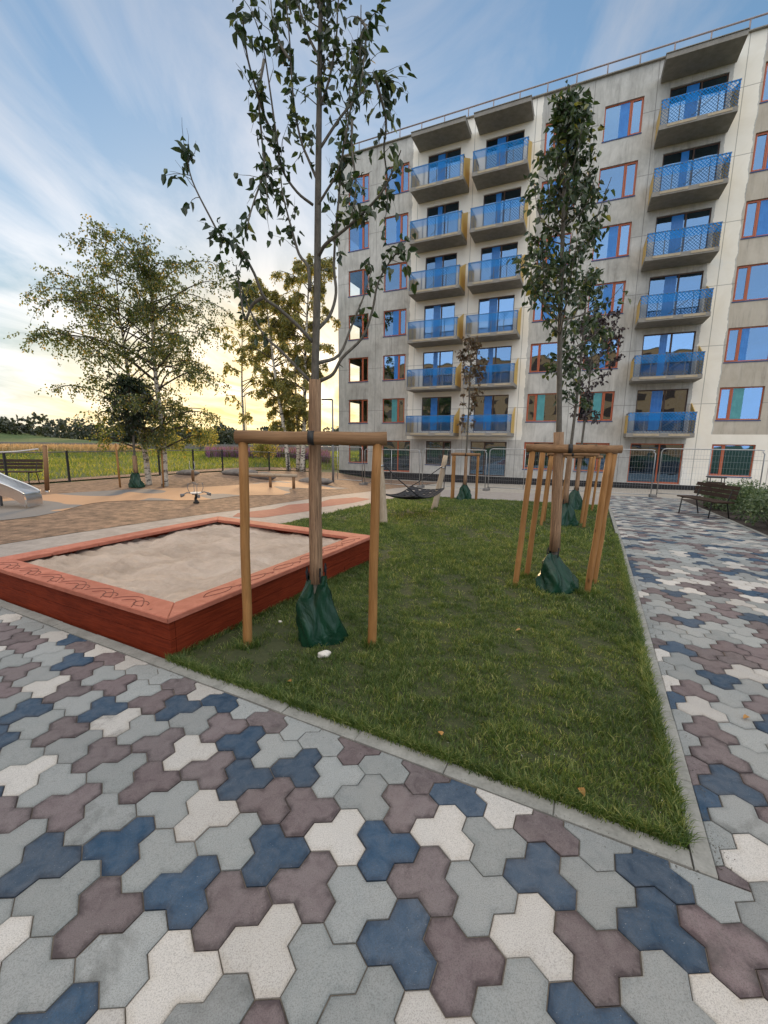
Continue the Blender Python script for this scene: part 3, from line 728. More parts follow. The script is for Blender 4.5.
# balconies
def balcony(w, label_side):
    d = 1.5
    sl = MB(); sl.box((w/2, -d/2-.002, .11), (w, d, .22), bev=.012)
    root = sl.build('balcony', M['slab'], bld)
    r = MB(); y = -d+.05; zt = 1.32
    for i in range(5): r.box((.05+i*(w-.1)/4, y, .77), (.04, .04, 1.1))
    for yy in (-.7, ): 
        for x_ in (.05, w-.05): r.box((x_, yy, .77), (.04, .04, 1.1))
    r.box((w/2, y, zt), (w, .05, .05))
    for x_ in (.05, w-.05): r.box((x_, -d/2, zt), (.05, d-.08, .045))
    r.tube([(w*.42, y-.02, .3), (w*.82, y-.02, 1.25)], .015, 5)
    r.build('railing', M['grey_metal'], root)
    nt_ = MB(); nt_.poly([(.02, y-.035, .90), (w-.02, y-.035, .90), (w-.02, y-.05, 1.33), (.02, y-.05, 1.33)])
    nt_.build('safety_net', M['net_top'], root)
    nl = MB(); nl.poly([(.02, y-.035, .22), (w-.02, y-.035, .22), (w-.02, y-.035, .90), (.02, y-.035, .90)])
    nl.build('wire_mesh', M['net_low'], root)
    for x_, k_ in ((.03, 0), (w-.03, 1)):   # yellow boards at the ends, higher at the wall
        sp = MB(); t = .018; hi = 1.9 if k_ else 1.25
        pr = [(-d+.12, .22), (-.02, .22), (-.02, hi), (-d+.12, 1.2)]
        vs = [(x_-t, p[0], p[1]) for p in pr]+[(x_+t, p[0], p[1]) for p in pr]
        sp.add(vs, [(3, 2, 1, 0), (4, 5, 6, 7), (0, 1, 5, 4), (1, 2, 6, 5), (2, 3, 7, 6), (3, 0, 4, 7)]); sp.build('side_panel', M['osb'], root)
    fe = MB(); fe.box((w*.3, -d-.012, .13), (w*.38, .02, .1)); fe.box((w*.78, -d-.012, .13), (w*.3, .02, .1)); fe.build('fascia', M['fascia'], root)
    return root
BC = (('d1', 2.45, 3.38), ('d2', 6.33, 3.15), ('d3', 15.72, 3.17))
for c, s0, w in BC:
    p = balcony(w, c)
    for k in range(1, 7):
        b = p if k == 1 else copy_tree(p, bld)
        b.location = (s0, 0, 2.05+FL*(k-1)-bz)
    cn = MB(); cn.box((w/2, -.77, .11), (w, 1.55, .22), bev=.012); cn.box((w/2, -.79, .24), (w+.04, 1.6, .03))
    q = cn.build('canopy', M['slab'], bld); q.location = (s0, 0, 2.05+FL*6-bz)

# the block across the courtyard, behind the viewer: the lower windows mirror it
ob = empty('apartment_building', (*XY(-52, -38), -.3), -A, label='plain orange beige apartment block across the courtyard behind the viewer, mirrored in the lower windows', cat='building')
M['render'] = simple('orange_render', (.38, .22, .12), (.48, .30, .18), 2, .9)
mb = MB(); mb.box((36, -6, 9.5), (72, 12, 19.4)); mb.build('wall', M['render'], ob)
mb = MB(); mb.box((36, -6, 19.3), (72.6, 12.6, .25)); mb.build('roof', M['slab'], ob)
mb = MB(); mb.box((1.1, .03, .85), (2.2, .10, 1.7)); wp = mb.build('window', M['frame_dark'], ob)
for i in range(15):
    for k in range(6):
        q = wp if (i, k) == (0, 0) else wp.copy()
        if (i, k) != (0, 0): C.objects.link(q)
        q.location = (1.5+i*4.7, 0, 1.3+k*3.05)

# ------------------------------------------------------------------ sandbox
sb = empty('sandbox', (*XY(-4.13, 3.40), 0), -A, label='square red stained timber sandbox with a broad engraved rim', cat='sandbox')
SW, SD, SH = 2.90, 3.06, .33
def plank_wall(cx, cy, L, rz):
    mb = MB(); rm = Matrix.Rotation(rz, 3, 'Z')
    for z0, z1 in ((-.08, .135), (.139, SH-.042)): mb.box((cx, cy, (z0+z1)/2), (L, .045, z1-z0), rm, bev=.004)
    return mb.build('side_panel', M['red_panel'], sb)
plank_wall(0, -SD/2+.0235, SW, 0); plank_wall(0, SD/2-.0235, SW, 0); plank_wall(-SW/2+.0235, 0, SD-.1, PI/2); plank_wall(SW/2-.0235, 0, SD-.1, PI/2)
RW = .23
def rim(poly):
    mb = MB(); z0, z1 = SH-.04, SH; n = len(poly); ins = inset(poly, .006)
    vs = [(p[0], p[1], z0) for p in poly]+[(p[0], p[1], z1-.006) for p in poly]+[(p[0], p[1], z1) for p in ins]
    fs = [list(range(n))[::-1], [2*n+i for i in range(n)]]
    for r_ in (0, 1): fs += [(r_*n+i, r_*n+(i+1) % n, (r_+1)*n+(i+1) % n, (r_+1)*n+i) for i in range(n)]
    mb.add(vs, fs); return mb.build('rim_board', M['red_rim'], sb)
a, b = SW/2+.03, SD/2+.03; c, d = a-RW, b-RW; e = .002
rim([(-a+e, -b), (a-e, -b), (c-e, -d), (-c+e, -d)]); rim([(a-e, b), (-a+e, b), (-c+e, d), (c-e, d)])
rim([(a, -b+e), (a, b-e), (c, d-e), (c, -d+e)]); rim([(-a, b-e), (-a, -b+e), (-c, -d+e), (-c, d-e)])
def groove(fn, n=30, r_=.0055):
    mb = MB(); mb.tube([(*fn(i/(n-1)), SH-.002) for i in range(n)], r_, 5); return mb
mb = MB()                                 # the carved animal outlines: wavy backs on the near rim, leaf loops on the right one
for i in range(6):
    x0 = -1.25+i*.40
    def f1(t, x0=x0): return (x0+.36*t, -b+.05+.12*abs(math.sin(t*PI))**.7*(1 if t < .6 else 1-.35*(t-.6)/.4))
    def f2(t, x0=x0): return (x0+.10+.20*t, -b+.045+.07*math.sin(t*PI*1.1+.2))
    def f3(t, x0=x0): return (x0+.30+.07*math.cos(t*5.5), -b+.09+.045*math.sin(t*5.5))
    for fn in (f1, f2, f3): mb.tube([(*fn(k/20), SH-.001) for k in range(21)], .0045, 5)
q = mb.build('engraving', M['groove'], sb)
mb = MB()
for i in range(6):
    y0 = -1.15+i*.42
    for sgn in (1, -1):
        mb.tube([(a-.115+sgn*.05*math.sin(PI*k/20), y0+.30*k/20+.04*sgn*math.sin(PI*k/20), SH-.001) for k in range(21)], .0045, 5)
    mb.tube([(a-.06-.05*k/10, y0+.33+.05*math.sin(k*.5), SH-.001) for k in range(11)], .004, 5)
mb.build('engraving', M['groove'], sb)
n = 90; mb = MB(); sx = np.linspace(-SW/2+.06, SW/2-.06, n); sy = np.linspace(-SD/2+.06, SD/2-.06, n)
gx, gy = np.meshgrid(sx, sy)
hz = .245+.035*patch(gx, gy, 1.8, 21)+.04*patch(gx, gy, 6, 22)+.034*patch(gx, gy, 16, 23)+.018*patch(gx, gy, 40, 24)+.012*patch(gx, gy, 75, 25)
for (px_, py_, r_, dp) in ((-.5, .9, .16, -.07), (.1, .2, .12, -.06), (.55, .75, .13, -.05), (.9, .1, .1, -.05), (.2, -.4, .15, .05), (-.9, .3, .2, .05), (-.3, -.2, .1, -.05)):
    hz += dp*np.exp(-((gx-px_)**2+(gy-py_)**2)/r_**2)
hz += rng.normal(0, .0025, hz.shape)
vs = np.stack([gx, gy, hz], -1).reshape(-1, 3)
i, j = np.meshgrid(np.arange(n-1), np.arange(n-1)); b0 = (j*n+i).ravel()
o = np_mesh('sand', vs, [np.stack([b0, b0+1, b0+n+1, b0+n], 1)], M['sand'])
o.location = sb.location; o.rotation_euler = sb.rotation_euler; tag(o, 'uneven pale beige sand filling the red sandbox', 'sand', kind='stuff')

# ------------------------------------------------------------------ tree supports and watering bags
def support(name, posts, z_top, rail, label, rr=.048, pr=.035, group='round wooden tree supports'):
    """posts: world xy bottoms, each leaning to a point under the rail; rail: pairs of world ends"""
    cx = sum(p[0] for p in posts)/len(posts); cy = sum(p[1] for p in posts)/len(posts)
    root = empty(name, (cx, cy, g(cx, cy)), 0, label=label, cat='tree support', group=group)
    O = Vector(root.location)
    def P(p): return Vector(p)-O
    for (x, y, tx, ty, tz) in posts:
        mb = MB(); k = 7; a = Vector((x, y, g(x, y)-.2)); b = Vector((tx, ty, tz))
        mb.tube([P(a+(b-a)*i/k)+Vector((random.gauss(0, .002), random.gauss(0, .002), 0)) for i in range(k+1)], [pr*(1.03-.06*i/k) for i in range(k+1)], 14)
        mb.build('post', M['post'], root)
    for (r0, r1) in rail:
        a, b = Vector(r0), Vector(r1); mb = MB(); k = 8
        mb.tube([P(a+(b-a)*i/k)+Vector((0, 0, random.gauss(0, .0025))) for i in range(k+1)], [rr*(1+random.uniform(-.03, .03)) for i in range(k+1)], 16)
        q = mb.build('rail', M['rail_wood'], root)
        m_ = (a+b)/2; dd = (b-a).normalized(); st = MB()
        pts = []
        st.tube([P(m_-dd*.022), P(m_+dd*.022)], rr*1.09, 16); st.build('strap', M['strap'], q)
    return root
zt = 1.62
L0, L1 = at(236, 437, 3.07), at(387, 439, 3.07)
support('tree_support', [(-1.075, 3.11, -1.03, 3.07, L0.z-.03), (-.09, 3.14, -.055, 3.07, L1.z-.03)], zt, [(L0, L1)], 'thick round rail on two posts around the burlap wrapped tree beside the sandbox')
# the second one has four posts and two rails
def support2(ps, ztop, lean, label, s=1, ov=.07):
    """posts: front left, front right, back left, back right; two rails, one over each pair"""
    T = [(x+lean[0], y+lean[1]) for x, y in ps]
    P_ = [(x, y, a, b, ztop-.02) for (x, y), (a, b) in zip(ps, T)]; rl = []
    for i in (0, 2):
        a, b = Vector((*T[i], ztop)), Vector((*T[i+1], ztop)); d = (b-a).normalized()*ov; rl.append((a-d, b+d))
    return support('tree_support', P_, ztop, rl, label, .045*s, .032*s)
support2([(1.52, 4.64), (2.24, 4.40), (1.77, 4.99), (2.50, 4.78)], 1.555, (.10, 0), 'four post wooden support around the near narrow green tree on the lawn')
support2([(3.42, 8.95), (4.25, 8.75), (3.72, 9.6), (4.5, 9.4)], 1.40, (.1, 0), 'four post support seen through the near one, around the second tree of the row')
support2([(5.15, 12.05), (6.0, 11.95), (5.3, 12.7), (6.15, 12.55)], 1.26, (.1, 0), 'farthest post support of the row beside the walkway, at the purple leaved tree')
support2([(2.45, 15.1), (3.30, 14.85), (2.6, 15.6), (3.4, 15.4)], 1.20, (0, 0), 'small far wooden support around the bronze leaved tree before the building', 1.1)

def bag(x, y, h, rb, rt, label, seed, lean=(0, 0)):
    rs = random.Random(seed); mb = MB(); n = 48; k = 22; z0 = g(x, y)
    ph = [rs.uniform(0, 6.28) for _ in range(6)]
    for i in range(k):
        t = i/(k-1); r0 = rb*(1-t)**.75+rt if t < 1 else rt
        r0 = rt+(rb-rt)*(1-t**1.25)*(1+.12*math.sin(t*PI)) if t > .04 else rb*.96
        for j in range(n):
            a = 2*PI*j/n
            f = 1+.16*math.sin(3*a+ph[0]+t*3.2)*(.5+t)+.15*(1-2*abs(math.sin(2.5*a+ph[1]-t*3)))*(.3+.7*t)+.06*(1-2*abs(math.sin(4.5*a+ph[2]+t*6)))
            el = 1+.28*math.cos(2*(a-.25))*(1-.75*t)
            r_ = r0*f*el
            mb.v.append((r_*math.cos(a)+lean[0]*t+.02*math.sin(t*5+ph[3]), r_*math.sin(a)*.86+lean[1]*t, h*t+.018*math.sin(2*a+ph[4])*t+.012*math.sin(5*a)*t-.01*(i == 0)))
    for i in range(k-1):
        for j in range(n):
            q = i*n+j; q2 = i*n+(j+1) % n; mb.f.append([q, q2, q2+n, q+n]); mb.mi.append(0); mb.sm.append(True)
    root = mb.build('watering_bag', M['bag']); root.location = (x, y, z0); tag(root, label, 'watering bag', 'green watering bags round the young trees')
    s = MB()
    for a in (.9, 3.6, 5.1):               # carrying loops and tie ends at the neck
        px_, py_ = rt*1.15*math.cos(a)+lean[0], rt*1.15*math.sin(a)+lean[1]
        s.tube([(px_, py_, h*.95), (px_*1.12, py_*1.12, h+.05), (px_*1.05, py_*1.05, h+.09), (px_*.9, py_*.9, h+.02)], .007, 5)
    s.build('tie_loop', M['black_rope'], root)
    return root
bag(-.52, 3.2, .54, .158, .072, 'slumped dark green watering bag at the tree beside the sandbox', 1, (-.005, .02))
bag(1.96, 4.52, .40, .21, .065, 'creased green watering bag inside the four post support, nearest of the row', 2, (-.05, .05))
bag(3.95, 9.0, .5, .24, .07, 'green watering bag half hidden behind the second tree trunk', 3)
bag(5.6, 12.15, .58, .25, .075, 'green watering bag under the purple leaved tree', 4)
bag(2.90, 15.0, .55, .24, .08, 'small far green bag at the bronze leaved tree', 5)
bag(-8.47, 14.2, .48, .2, .08, 'dark green bag at the dense young tree before the birch', 6)

# ------------------------------------------------------------------ trees
def bez(pts, n):
    """Catmull-Rom through pts"""
    P = [Vector(p) for p in pts]; P = [P[0]*2-P[1]]+P+[P[-1]*2-P[-2]]; out = []
    for i in range(1, len(P)-2):
        for k in range(n):
            t = k/n; a, b, c, d = P[i-1], P[i], P[i+1], P[i+2]
            out.append(.5*((2*b)+(c-a)*t+(2*a-5*b+4*c-d)*t*t+(3*b-a-3*c+d)*t**3))
    out.append(P[-2]); return out
def rv(s): return Vector((random.gauss(0, s), random.gauss(0, s), random.gauss(0, s)))
def leaves_on(lb, p, d, n, L, W, droop=.6, spread=.05):
    for _ in range(n):
        q = p+rv(spread)
        dd = (d*.4+rv(.55)+Vector((0, 0, -droop))).normalized()
        lb.leaf(q, dd, (rv(1)+Vector((0, 0, .6))).normalized(), L*random.uniform(.6, 1.25), W*random.uniform(.7, 1.2), random.uniform(.05, .35))
def twig(tb, lb, p, d, L, nl, lL, lW, r0=.004, droop=.25, seg=4, lspread=.02, ld=.6):
    pts = [p]; dd = d.normalized()
    for i in range(seg):
        dd = (dd+rv(.16)+Vector((0, 0, -droop/seg))).normalized(); p = p+dd*L/seg; pts.append(p)
    tb.tube(pts, [r0*(1-.7*i/seg) for i in range(seg+1)], 4, 0, False)
    for i in range(nl):
        t = random.uniform(.15, 1)*seg; k = min(int(t), seg-1); q = pts[k].lerp(pts[k+1], t-k)
        leaves_on(lb, q, dd, 1, lL, lW, ld, lspread)
def make_tree(name, base, label, tb, lb, trunkm, leafm, wrap=None, group=None):
    root = empty(name, base, 0, label=label, cat='tree', group=group); O = Vector(base)
    for m_ in (tb, lb, wrap):
        if m_ is not None: m_.v = [tuple(Vector(p)-O) for p in m_.v]
    t = tb.build('trunk', trunkm, root); lb.build('crown', leafm, root)
    if wrap is not None: wrap.build('trunk_wrap', M['wrap'], t)
    return root
def wrapmesh(pts, rad, n=26):
    mb = MB(); mb.tube(pts, rad, n, cap=True)
    k = len(pts)
    for i in range(k):                     # reed ridges
        for j in range(n):
            q = i*n+j; c = Vector(pts[i]); v = Vector(mb.v[q]); mb.v[q] = tuple(c+(v-c)*(1+(.12 if j % 2 else -.08)+random.uniform(-.05, .05)))
    return mb

# --- the pear-like tree beside the sandbox, its limbs followed one by one
Y1 = 3.2
tb, lb = MB(), MB()
def px(pts, dys):
    return [at(a, b, Y1+d) for (a, b), d in zip(pts, dys)]
tp = bez([(-.53, 3.2, -.1)]+[tuple(at(a, b, Y1)) for a, b in ((316, 560), (315, 470), (315, 380), (317, 300), (318, 200), (319, 120), (320, 50), (321, -10), (322, -60))], 4)
nT = len(tp); tb.tube(tp, [.033*(1-.85*(i/(nT-1))**1.1)+.004 for i in range(nT)], 10)
wz = [p for p in tp if .33 < p.z < at(315, 379, Y1).z]
wrap = wrapmesh(wz, [.047-.007*i/len(wz) for i in range(len(wz))])
limbs = [
 ([(310, 381), (281, 351), (264, 335), (248, 306), (238, 278)], .2, .45, 1.0),
 ([(313, 342), (294, 322), (277, 307), (264, 297), (254, 273), (240, 250), (222, 237), (209, 215), (192, 180), (186, 150)], -.25, .45, 1.1),
 ([(313, 205), (297, 192), (282, 169), (277, 140), (270, 90), (263, 45), (256, 22)], -.3, .25, 1.3),
 ([(310, 290), (308, 267), (299, 254), (292, 230), (284, 200), (280, 175)], .35, .35, .9),
 ([(318, 329), (330, 315), (336, 293), (334, 267), (336, 228), (339, 195), (343, 146), (350, 90), (352, 40)], .3, .35, 1.2),
 ([(320, 381), (333, 374), (342, 358), (362, 338), (372, 312), (378, 283), (391, 260), (404, 246)], -.2, .55, .8),
 ([(318, 363), (339, 355), (352, 325), (365, 293), (372, 268)], .3, .5, .7),
 ([(318, 257), (326, 244), (343, 231), (365, 211), (382, 192), (394, 168), (401, 150)], -.35, .35, 1.0),
 ([(316, 208), (326, 192), (339, 169), (346, 136), (352, 100), (360, 55), (361, 5)], -.25, .25, 1.4),
 ([(318, 182), (310, 163), (300, 137), (293, 95), (290, 45), (286, 0), (284, -35)], .25, .2, 1.3),
 ([(319, 110), (329, 80), (336, 40), (338, 5), (342, -40)], -.15, .1, 1.3),
 ([(319, 150), (340, 118), (362, 92), (376, 76), (384, 84), (386, 108)], .2, .35, 1.3),
 ([(320, 60), (308, 35), (300, 10), (296, -30)], .1, .1, 1.3),
 ([(277, 140), (266, 120), (258, 95), (248, 60), (244, 30), (243, 18)], -.45, .25, 1.2),
 ([(282, 169), (268, 170), (258, 190), (250, 215), (246, 235)], -.4, .2, .9),
 ([(352, 120), (352, 150), (356, 185), (352, 215)], -.35, .1, 1.2),
 ([(376, 80), (386, 120), (384, 150), (388, 185), (386, 215)], .3, .15, 1.2),
 ([(264, 60), (259, 95), (262, 140), (266, 180), (268, 215)], -.3, .1, 1.5),
 ([(290, 60), (278, 40), (272, 15), (270, -20)], .2, .1, 1.4),
 ([(361, 20), (366, 30), (364, 60), (360, 90)], -.3, .1, 1.4),
 ([(264, 297), (252, 305), (245, 320), (240, 290), (236, 265)], .1, .4, .6),
]
for pts, dy, bare, dens in limbs:
    k = len(pts); P = bez([tuple(at(a, b, Y1+dy*(i/(k-1))**.8)) for i, (a, b) in enumerate(pts)], 4)
    r0 = .0125 if pts[0][1] > 250 else .0085
    tb.tube(P, [r0*(1-.85*i/(len(P)-1))+.0016 for i in range(len(P))], 6)
    L = sum((P[i+1]-P[i]).length for i in range(len(P)-1)); nt_ = int(L/.05*dens*.9)
    for _ in range(nt_):
        t = bare+(1-bare)*random.random() if random.random() < .93 else random.random()
        q = t*(len(P)-1); i = min(int(q), len(P)-2); p = P[i].lerp(P[i+1], q-i); d = (P[i+1]-P[i]).normalized()
        if random.random() < .35: leaves_on(lb, p, d, random.randint(1, 3), .066, .038, .7, .02)
        else: twig(tb, lb, p, (d*.9+rv(.5)).normalized(), random.uniform(.06, .26), random.randint(2, 5), .065, .038, .0026, .35, 4, .012, .65)
for z in range(40):                        # upper leader
    t = random.uniform(.68, 1)*(nT-1); i = min(int(t), nT-2); p = tp[i].lerp(tp[i+1], t-i)
    twig(tb, lb, p, rv(1)+Vector((0, 0, .6)), random.uniform(.1, .3), random.randint(4, 8), .058, .031, .0035, .4, 3, .02, .8)
make_tree('pear_tree', (-.53, 3.2, 0), 'tall loose leaved tree with a burlap wrapped trunk beside the sandbox', tb, lb, M['bark'], M['leaf_pear'], wrap)

# --- upright young trees
def upright(name, x, y, H, z0, prof, label, leafm, nbr, lL, lW, per, wrap_top=None, lean=.03, tr=.035, seed=0, group=None):
    random.seed(seed); tb, lb = MB(), MB(); zb = g(x, y)
    tp = bez([(x, y, zb-.1), (x+lean*.3, y, zb+H*.3), (x+lean*.8+.02, y+.02, zb+H*.6), (x+lean, y, zb+H*.85), (x+lean*1.05, y, zb+H)], 6); n = len(tp)
    tb.tube(tp, [tr*(1-.9*i/(n-1))+.004 for i in range(n)], 9)
    wr = None
    if wrap_top:
        wz = [p for p in tp if zb+.3 < p.z < zb+wrap_top]
        wr = wrapmesh(wz, [tr*1.45-.006*i/len(wz) for i in range(len(wz))], 20)
    def rad(t):
        for (a, ra), (b, rb_) in zip(prof[:-1], prof[1:]):
            if a <= t <= b: return ra+(rb_-ra)*(t-a)/(b-a)
        return 0
    for _ in range(nbr):
        t = random.random()**.9; z = z0+(H-z0)*t*.96; q = z/H*(n-1); i = min(int(q), n-2); p = tp[i].lerp(tp[i+1], q-i)
        a = random.uniform(0, 2*PI); r_ = rad(t)*random.uniform(.55, 1.1); rise = r_*random.uniform(.5, 1.6)
        e = p+Vector((math.cos(a)*r_, math.sin(a)*r_, rise)); m1 = p.lerp(e, .5)+Vector((math.cos(a)*r_*.12, math.sin(a)*r_*.12, -rise*.12))+rv(.02)
        P = bez([p, m1, e], 4); tb.tube(P, [.008*(1-.8*i_/(len(P)-1))+.001 for i_ in range(len(P))], 5, 0, False)
        for _k in range(per):
            s_ = random.uniform(.25, 1)*(len(P)-1); j = min(int(s_), len(P)-2); q2 = P[j].lerp(P[j+1], s_-j)
            twig(tb, lb, q2, ((e-p).normalized()*.4+rv(.6)), random.uniform(.06, .2), random.randint(3, 6), lL, lW, .0025, .5, 3, .02, .75)
    return make_tree(name, (x, y, zb), label, tb, lb, M['bark'], leafm, wr, group)
GR = 'young trees in green watering bags'
_t2 = at(572, 84, 4.6)
upright('upright_tree', 1.96, 4.6, _t2.z, 1.9, [(0, .22), (.12, .60), (.3, .52), (.45, .42), (.6, .26), (.75, .11), (1, .02)], 'narrow dark green young tree with wrapped trunk, nearest in the right row', M['leaf_hornbeam'], 80, .072, .044, 7, 1.95, _t2.x-1.96, .036, 3, GR)
upright('upright_tree', 3.95, 9.05, 5.2, 2.0, [(0, .25), (.15, .62), (.4, .55), (.7, .3), (1, .03)], 'green young tree hidden behind the nearest narrow tree of the row', M['leaf_hornbeam'], 50, .10, .06, 4, 1.7, .08, .036, 4, GR)
upright('purple_tree', 5.6, 12.15, 5.3, 2.05, [(0, .25), (.2, .75), (.5, .8), (.8, .5), (1, .05)], 'young tree with dark purple leaves, last of the row by the walkway', M['leaf_purple'], 44, .10, .07, 6, 1.6, .1, .038, 5, GR)
upright('bronze_tree', 2.90, 15.0, 5.6, 2.0, [(0, .25), (.2, .65), (.5, .6), (.8, .35), (1, .05)], 'thin young tree with bronze leaves in front of the balconies', M['leaf_bronze'], 40, .11, .07, 5, 1.7, 0, .038, 6, GR)
upright('dense_tree', -8.47, 14.25, 3.55, 1.2, [(0, .45), (.2, .62), (.5, .6), (.8, .4), (1, .1)], 'small dense dark young tree in front of the double birch', M['leaf_dark'], 70, .12, .08, 7, 1.1, 0, .045, 7, GR)

# --- birches
def birch(name, x, y, stems, label, leafm, nlimb, R0, H, z0, ntw, nl, lL, seed, droop=1.1, asym=0, bark_='birch_bark'):
    random.seed(seed); tb, lb = MB(), MB(); zb = g(x, y); root = empty(name, (x, y, zb), 0, label=label, cat='tree', group='birches beyond the playground')
    O = Vector((x, y, zb)); trunks = MB(); limbs_ = MB()
    for (ox, oy, lx, ly, h, r) in stems:
        tp = bez([(ox, oy, -.2), (ox+lx*.25+.05, oy+ly*.25, h*.25), (ox+lx*.55-.05, oy+ly*.55, h*.55), (ox+lx*.85, oy+ly*.85, h*.85), (ox+lx, oy+ly, h)], 6); n = len(tp)
        trunks.tube(tp, [r*(1-.93*(i/(n-1))**.8)+.006 for i in range(n)], 9)
        for _ in range(nlimb):
            t = random.random()**.8; z = z0+(h*.97-z0)*t; q = max(0, z/h)*(n-1); i = min(int(q), n-2); p = tp[i].lerp(tp[i+1], q-i)
            a = random.uniform(0, 2*PI); rr = R0*(.35+.65*math.sin(PI*(.12+.80*(1-t))))*random.uniform(.45, 1.05)*(1+asym*math.cos(a))
            up = rr*random.uniform(.1, .6)
            e = p+Vector((math.cos(a)*rr, math.sin(a)*rr, up)); mid = p.lerp(e, .5)+Vector((0, 0, rr*.13))+rv(.1)
            tip = e+Vector((math.cos(a)*rr*.2, math.sin(a)*rr*.2, -rr*.12))
            P = bez([p, mid, e, tip], 4); limbs_.tube(P, [max(.005, r*.33*(1-t*.6))*(1-.88*k/(len(P)-1))+.002 for k in range(len(P))], 5, 0, False)
            for _k in range(ntw):
                s_ = (random.uniform(.12, 1)**.75)*(len(P)-1); j = min(int(s_), len(P)-2); b = P[j].lerp(P[j+1], s_-j)
                twig(limbs_, lb, b, rv(.7)+Vector((math.cos(a)*.5, math.sin(a)*.5, .15)), random.uniform(.3, .95)*min(1, R0/3.), random.randint(int(nl*.6), int(nl*1.3)), lL, lL*.72, .004, droop, 5, .05, .5)
    trunks.build('trunk', M[bark_], root); limbs_.build('branches', M['twig'], root); lb.build('crown', leafm, root)
    return root
birch('birch_tree', -8.35, 15.1, [(-.22, .1, -.75, .2, 6.3, .11), (.42, -.05, .0, 0, 7.2, .12)], 'broad loose birch with two pale trunks at the playground edge', M['leaf_birch'], 56, 2.55, 9, 1.15, 16, 17, .078, 12, 1.5)
birch('birch_tree', -6.0, 28.5, [(-.5, 0, -1.4, .4, 11.5, .16), (.35, .1, .7, .3, 13.5, .17), (.0, .5, -.2, 1, 10, .14)], 'tall golden weeping birch behind the sandbox tree', M['leaf_gold'], 54, 2.1, 15, 2.2, 17, 21, .12, 13, 3.8)
birch('birch_tree', -10.4, 31, [(0, 0, .2, .2, 9.5, .13)], 'smaller golden birch between the other two birches, farther off', M['leaf_gold'], 24, 2.2, 9.5, 2.5, 10, 14, .14, 14, 1.6)

# ------------------------------------------------------------------ bushes, far wood
def bush(name, c, r, label, leafm, n, L, cat='bush', group=None, squash=.8, stems=5):
    tb, lb = MB(), MB(); root = empty(name, c, 0, label=label, cat=cat, group=group)
    cl = [Vector((random.uniform(-.6, .6)*r, random.uniform(-.6, .6)*r, random.uniform(.35, 1.0)*r*squash)) for _ in range(9)]
    for i in range(stems):
        e = cl[i]; tb.tube(bez([(e.x*.1, e.y*.1, -.05), (e.x*.5, e.y*.5, e.z*.5), tuple(e)], 3), [.02*r, .016*r, .014*r, .012*r, .01*r, .008*r, .006*r], 5)
    for _ in range(n):
        k = random.choice(cl); d = rv(1).normalized()*random.random()**.4*r*.48; p = k+d
        if p.z < .02: p.z = random.uniform(.02, .2)*r
        lb.leaf(p, (d*.6/r+rv(.5)).normalized(), rv(1).normalized(), L*random.uniform(.6, 1.3), L*.6, .2)
    tb.build('stem', M['twig'], root); lb.build('foliage', leafm, root); return root
random.seed(31)
for (x_, y_, Yd, r_, lab) in ((172, 443, 58, 1.9, 'rounded yellow green bush left of the sandbox tree, far beyond the meadow'), (200, 444, 60, 2.3, 'larger yellow green bush beside the first one beyond the meadow'), (268, 466, 34, 1.2, 'low orange yellow bush at the foot of the golden birch')):
    p = at(x_, y_, Yd); bush('bush', (p.x, p.y, -.05), r_, lab, M['leaf_gold'], 1500, .22 if Yd > 40 else .14, squash=1.35)
random.seed(32)
for i, (u, w, r_) in enumerate(((3.55, 10.5, .52), (3.55, 11.7, .58), (3.6, 13.1, .62), (3.9, 14.8, .6), (3.6, 16.0, .6), (4.4, 16.9, .65), (3.7, 18.0, .6), (4.3, 12.4, .7))):
    x, y = XY(u, w)
    labs = ['nearest low dusty green shrub in the bed right of the walkway', 'second dusty shrub of the bed, just behind the nearest', 'dusty shrub by the end of the dark bench', 'taller pale shrub standing behind the bench backrest', 'shrub beside the dark bin in the planting bed', 'pale shrub at the back of the bed before the fence', 'farthest shrub of the planting bed', 'shrub at the right picture edge, deeper in the bed']
    bush('shrub', (x, y, g(x, y)), r_, labs[i], M['leaf_shrub'], 950, .075, 'shrub', 'shrubs in the planting bed', 1.1)
def wood_line():
    lb = MB(); random.seed(41)
    for i in range(170):
        az = R(random.uniform(-50, -1)); r_ = random.uniform(150, 230); x, y = r_*math.sin(az), r_*math.cos(az); h = random.uniform(3.5, 7)*(1.25 if -42 < math.degrees(az) < -30 else 1)
        w = random.uniform(3, 6)
        for _ in range(160):
            a = random.uniform(0, 6.28); q = random.random()**.5*w; z = random.random()*h
            if q > w*(1.05-.85*(z/h)**2): q *= .6
            lb.leaf(Vector((x+math.cos(a)*q, y+math.sin(a)*q, z)), rv(1).normalized(), rv(1).normalized(), 1.1, .9, .2)
    return lb.build('far_wood', M['leaf_far'])
tag(wood_line(), 'dark far treeline along the horizon', 'woodland', kind='stuff')
# the road behind the meadow with a low concrete barrier
mb = MB(); pa, pb = at(60, 452, 66), at(345, 452, 72)
d = Vector((pb.x-pa.x, pb.y-pa.y, 0)).normalized(); s_ = Vector((-d.y, d.x, 0)); p0 = Vector((pa.x, pa.y, -.03))-d*60; p1 = Vector((pb.x, pb.y, -.03))+d*60
mb.poly([p0, p1, p1+s_*7, p0+s_*7]); tag(mb.build('road', M['asphalt']), kind='structure')
wl = MB(); L_ = (p1-p0).length; k = int(L_/4)
for i in range(k):
    c = p0+d*(i+.5)*L_/k-s_*.6; wl.box((c.x, c.y, .42), (L_/k-.05, .22, .9), Matrix.Rotation(math.atan2(d.y, d.x), 3, 'Z'), bev=.03)
tag(wl.build('road_barrier', M['concrete_foot']), 'long low grey concrete barrier along the far road', 'barrier')

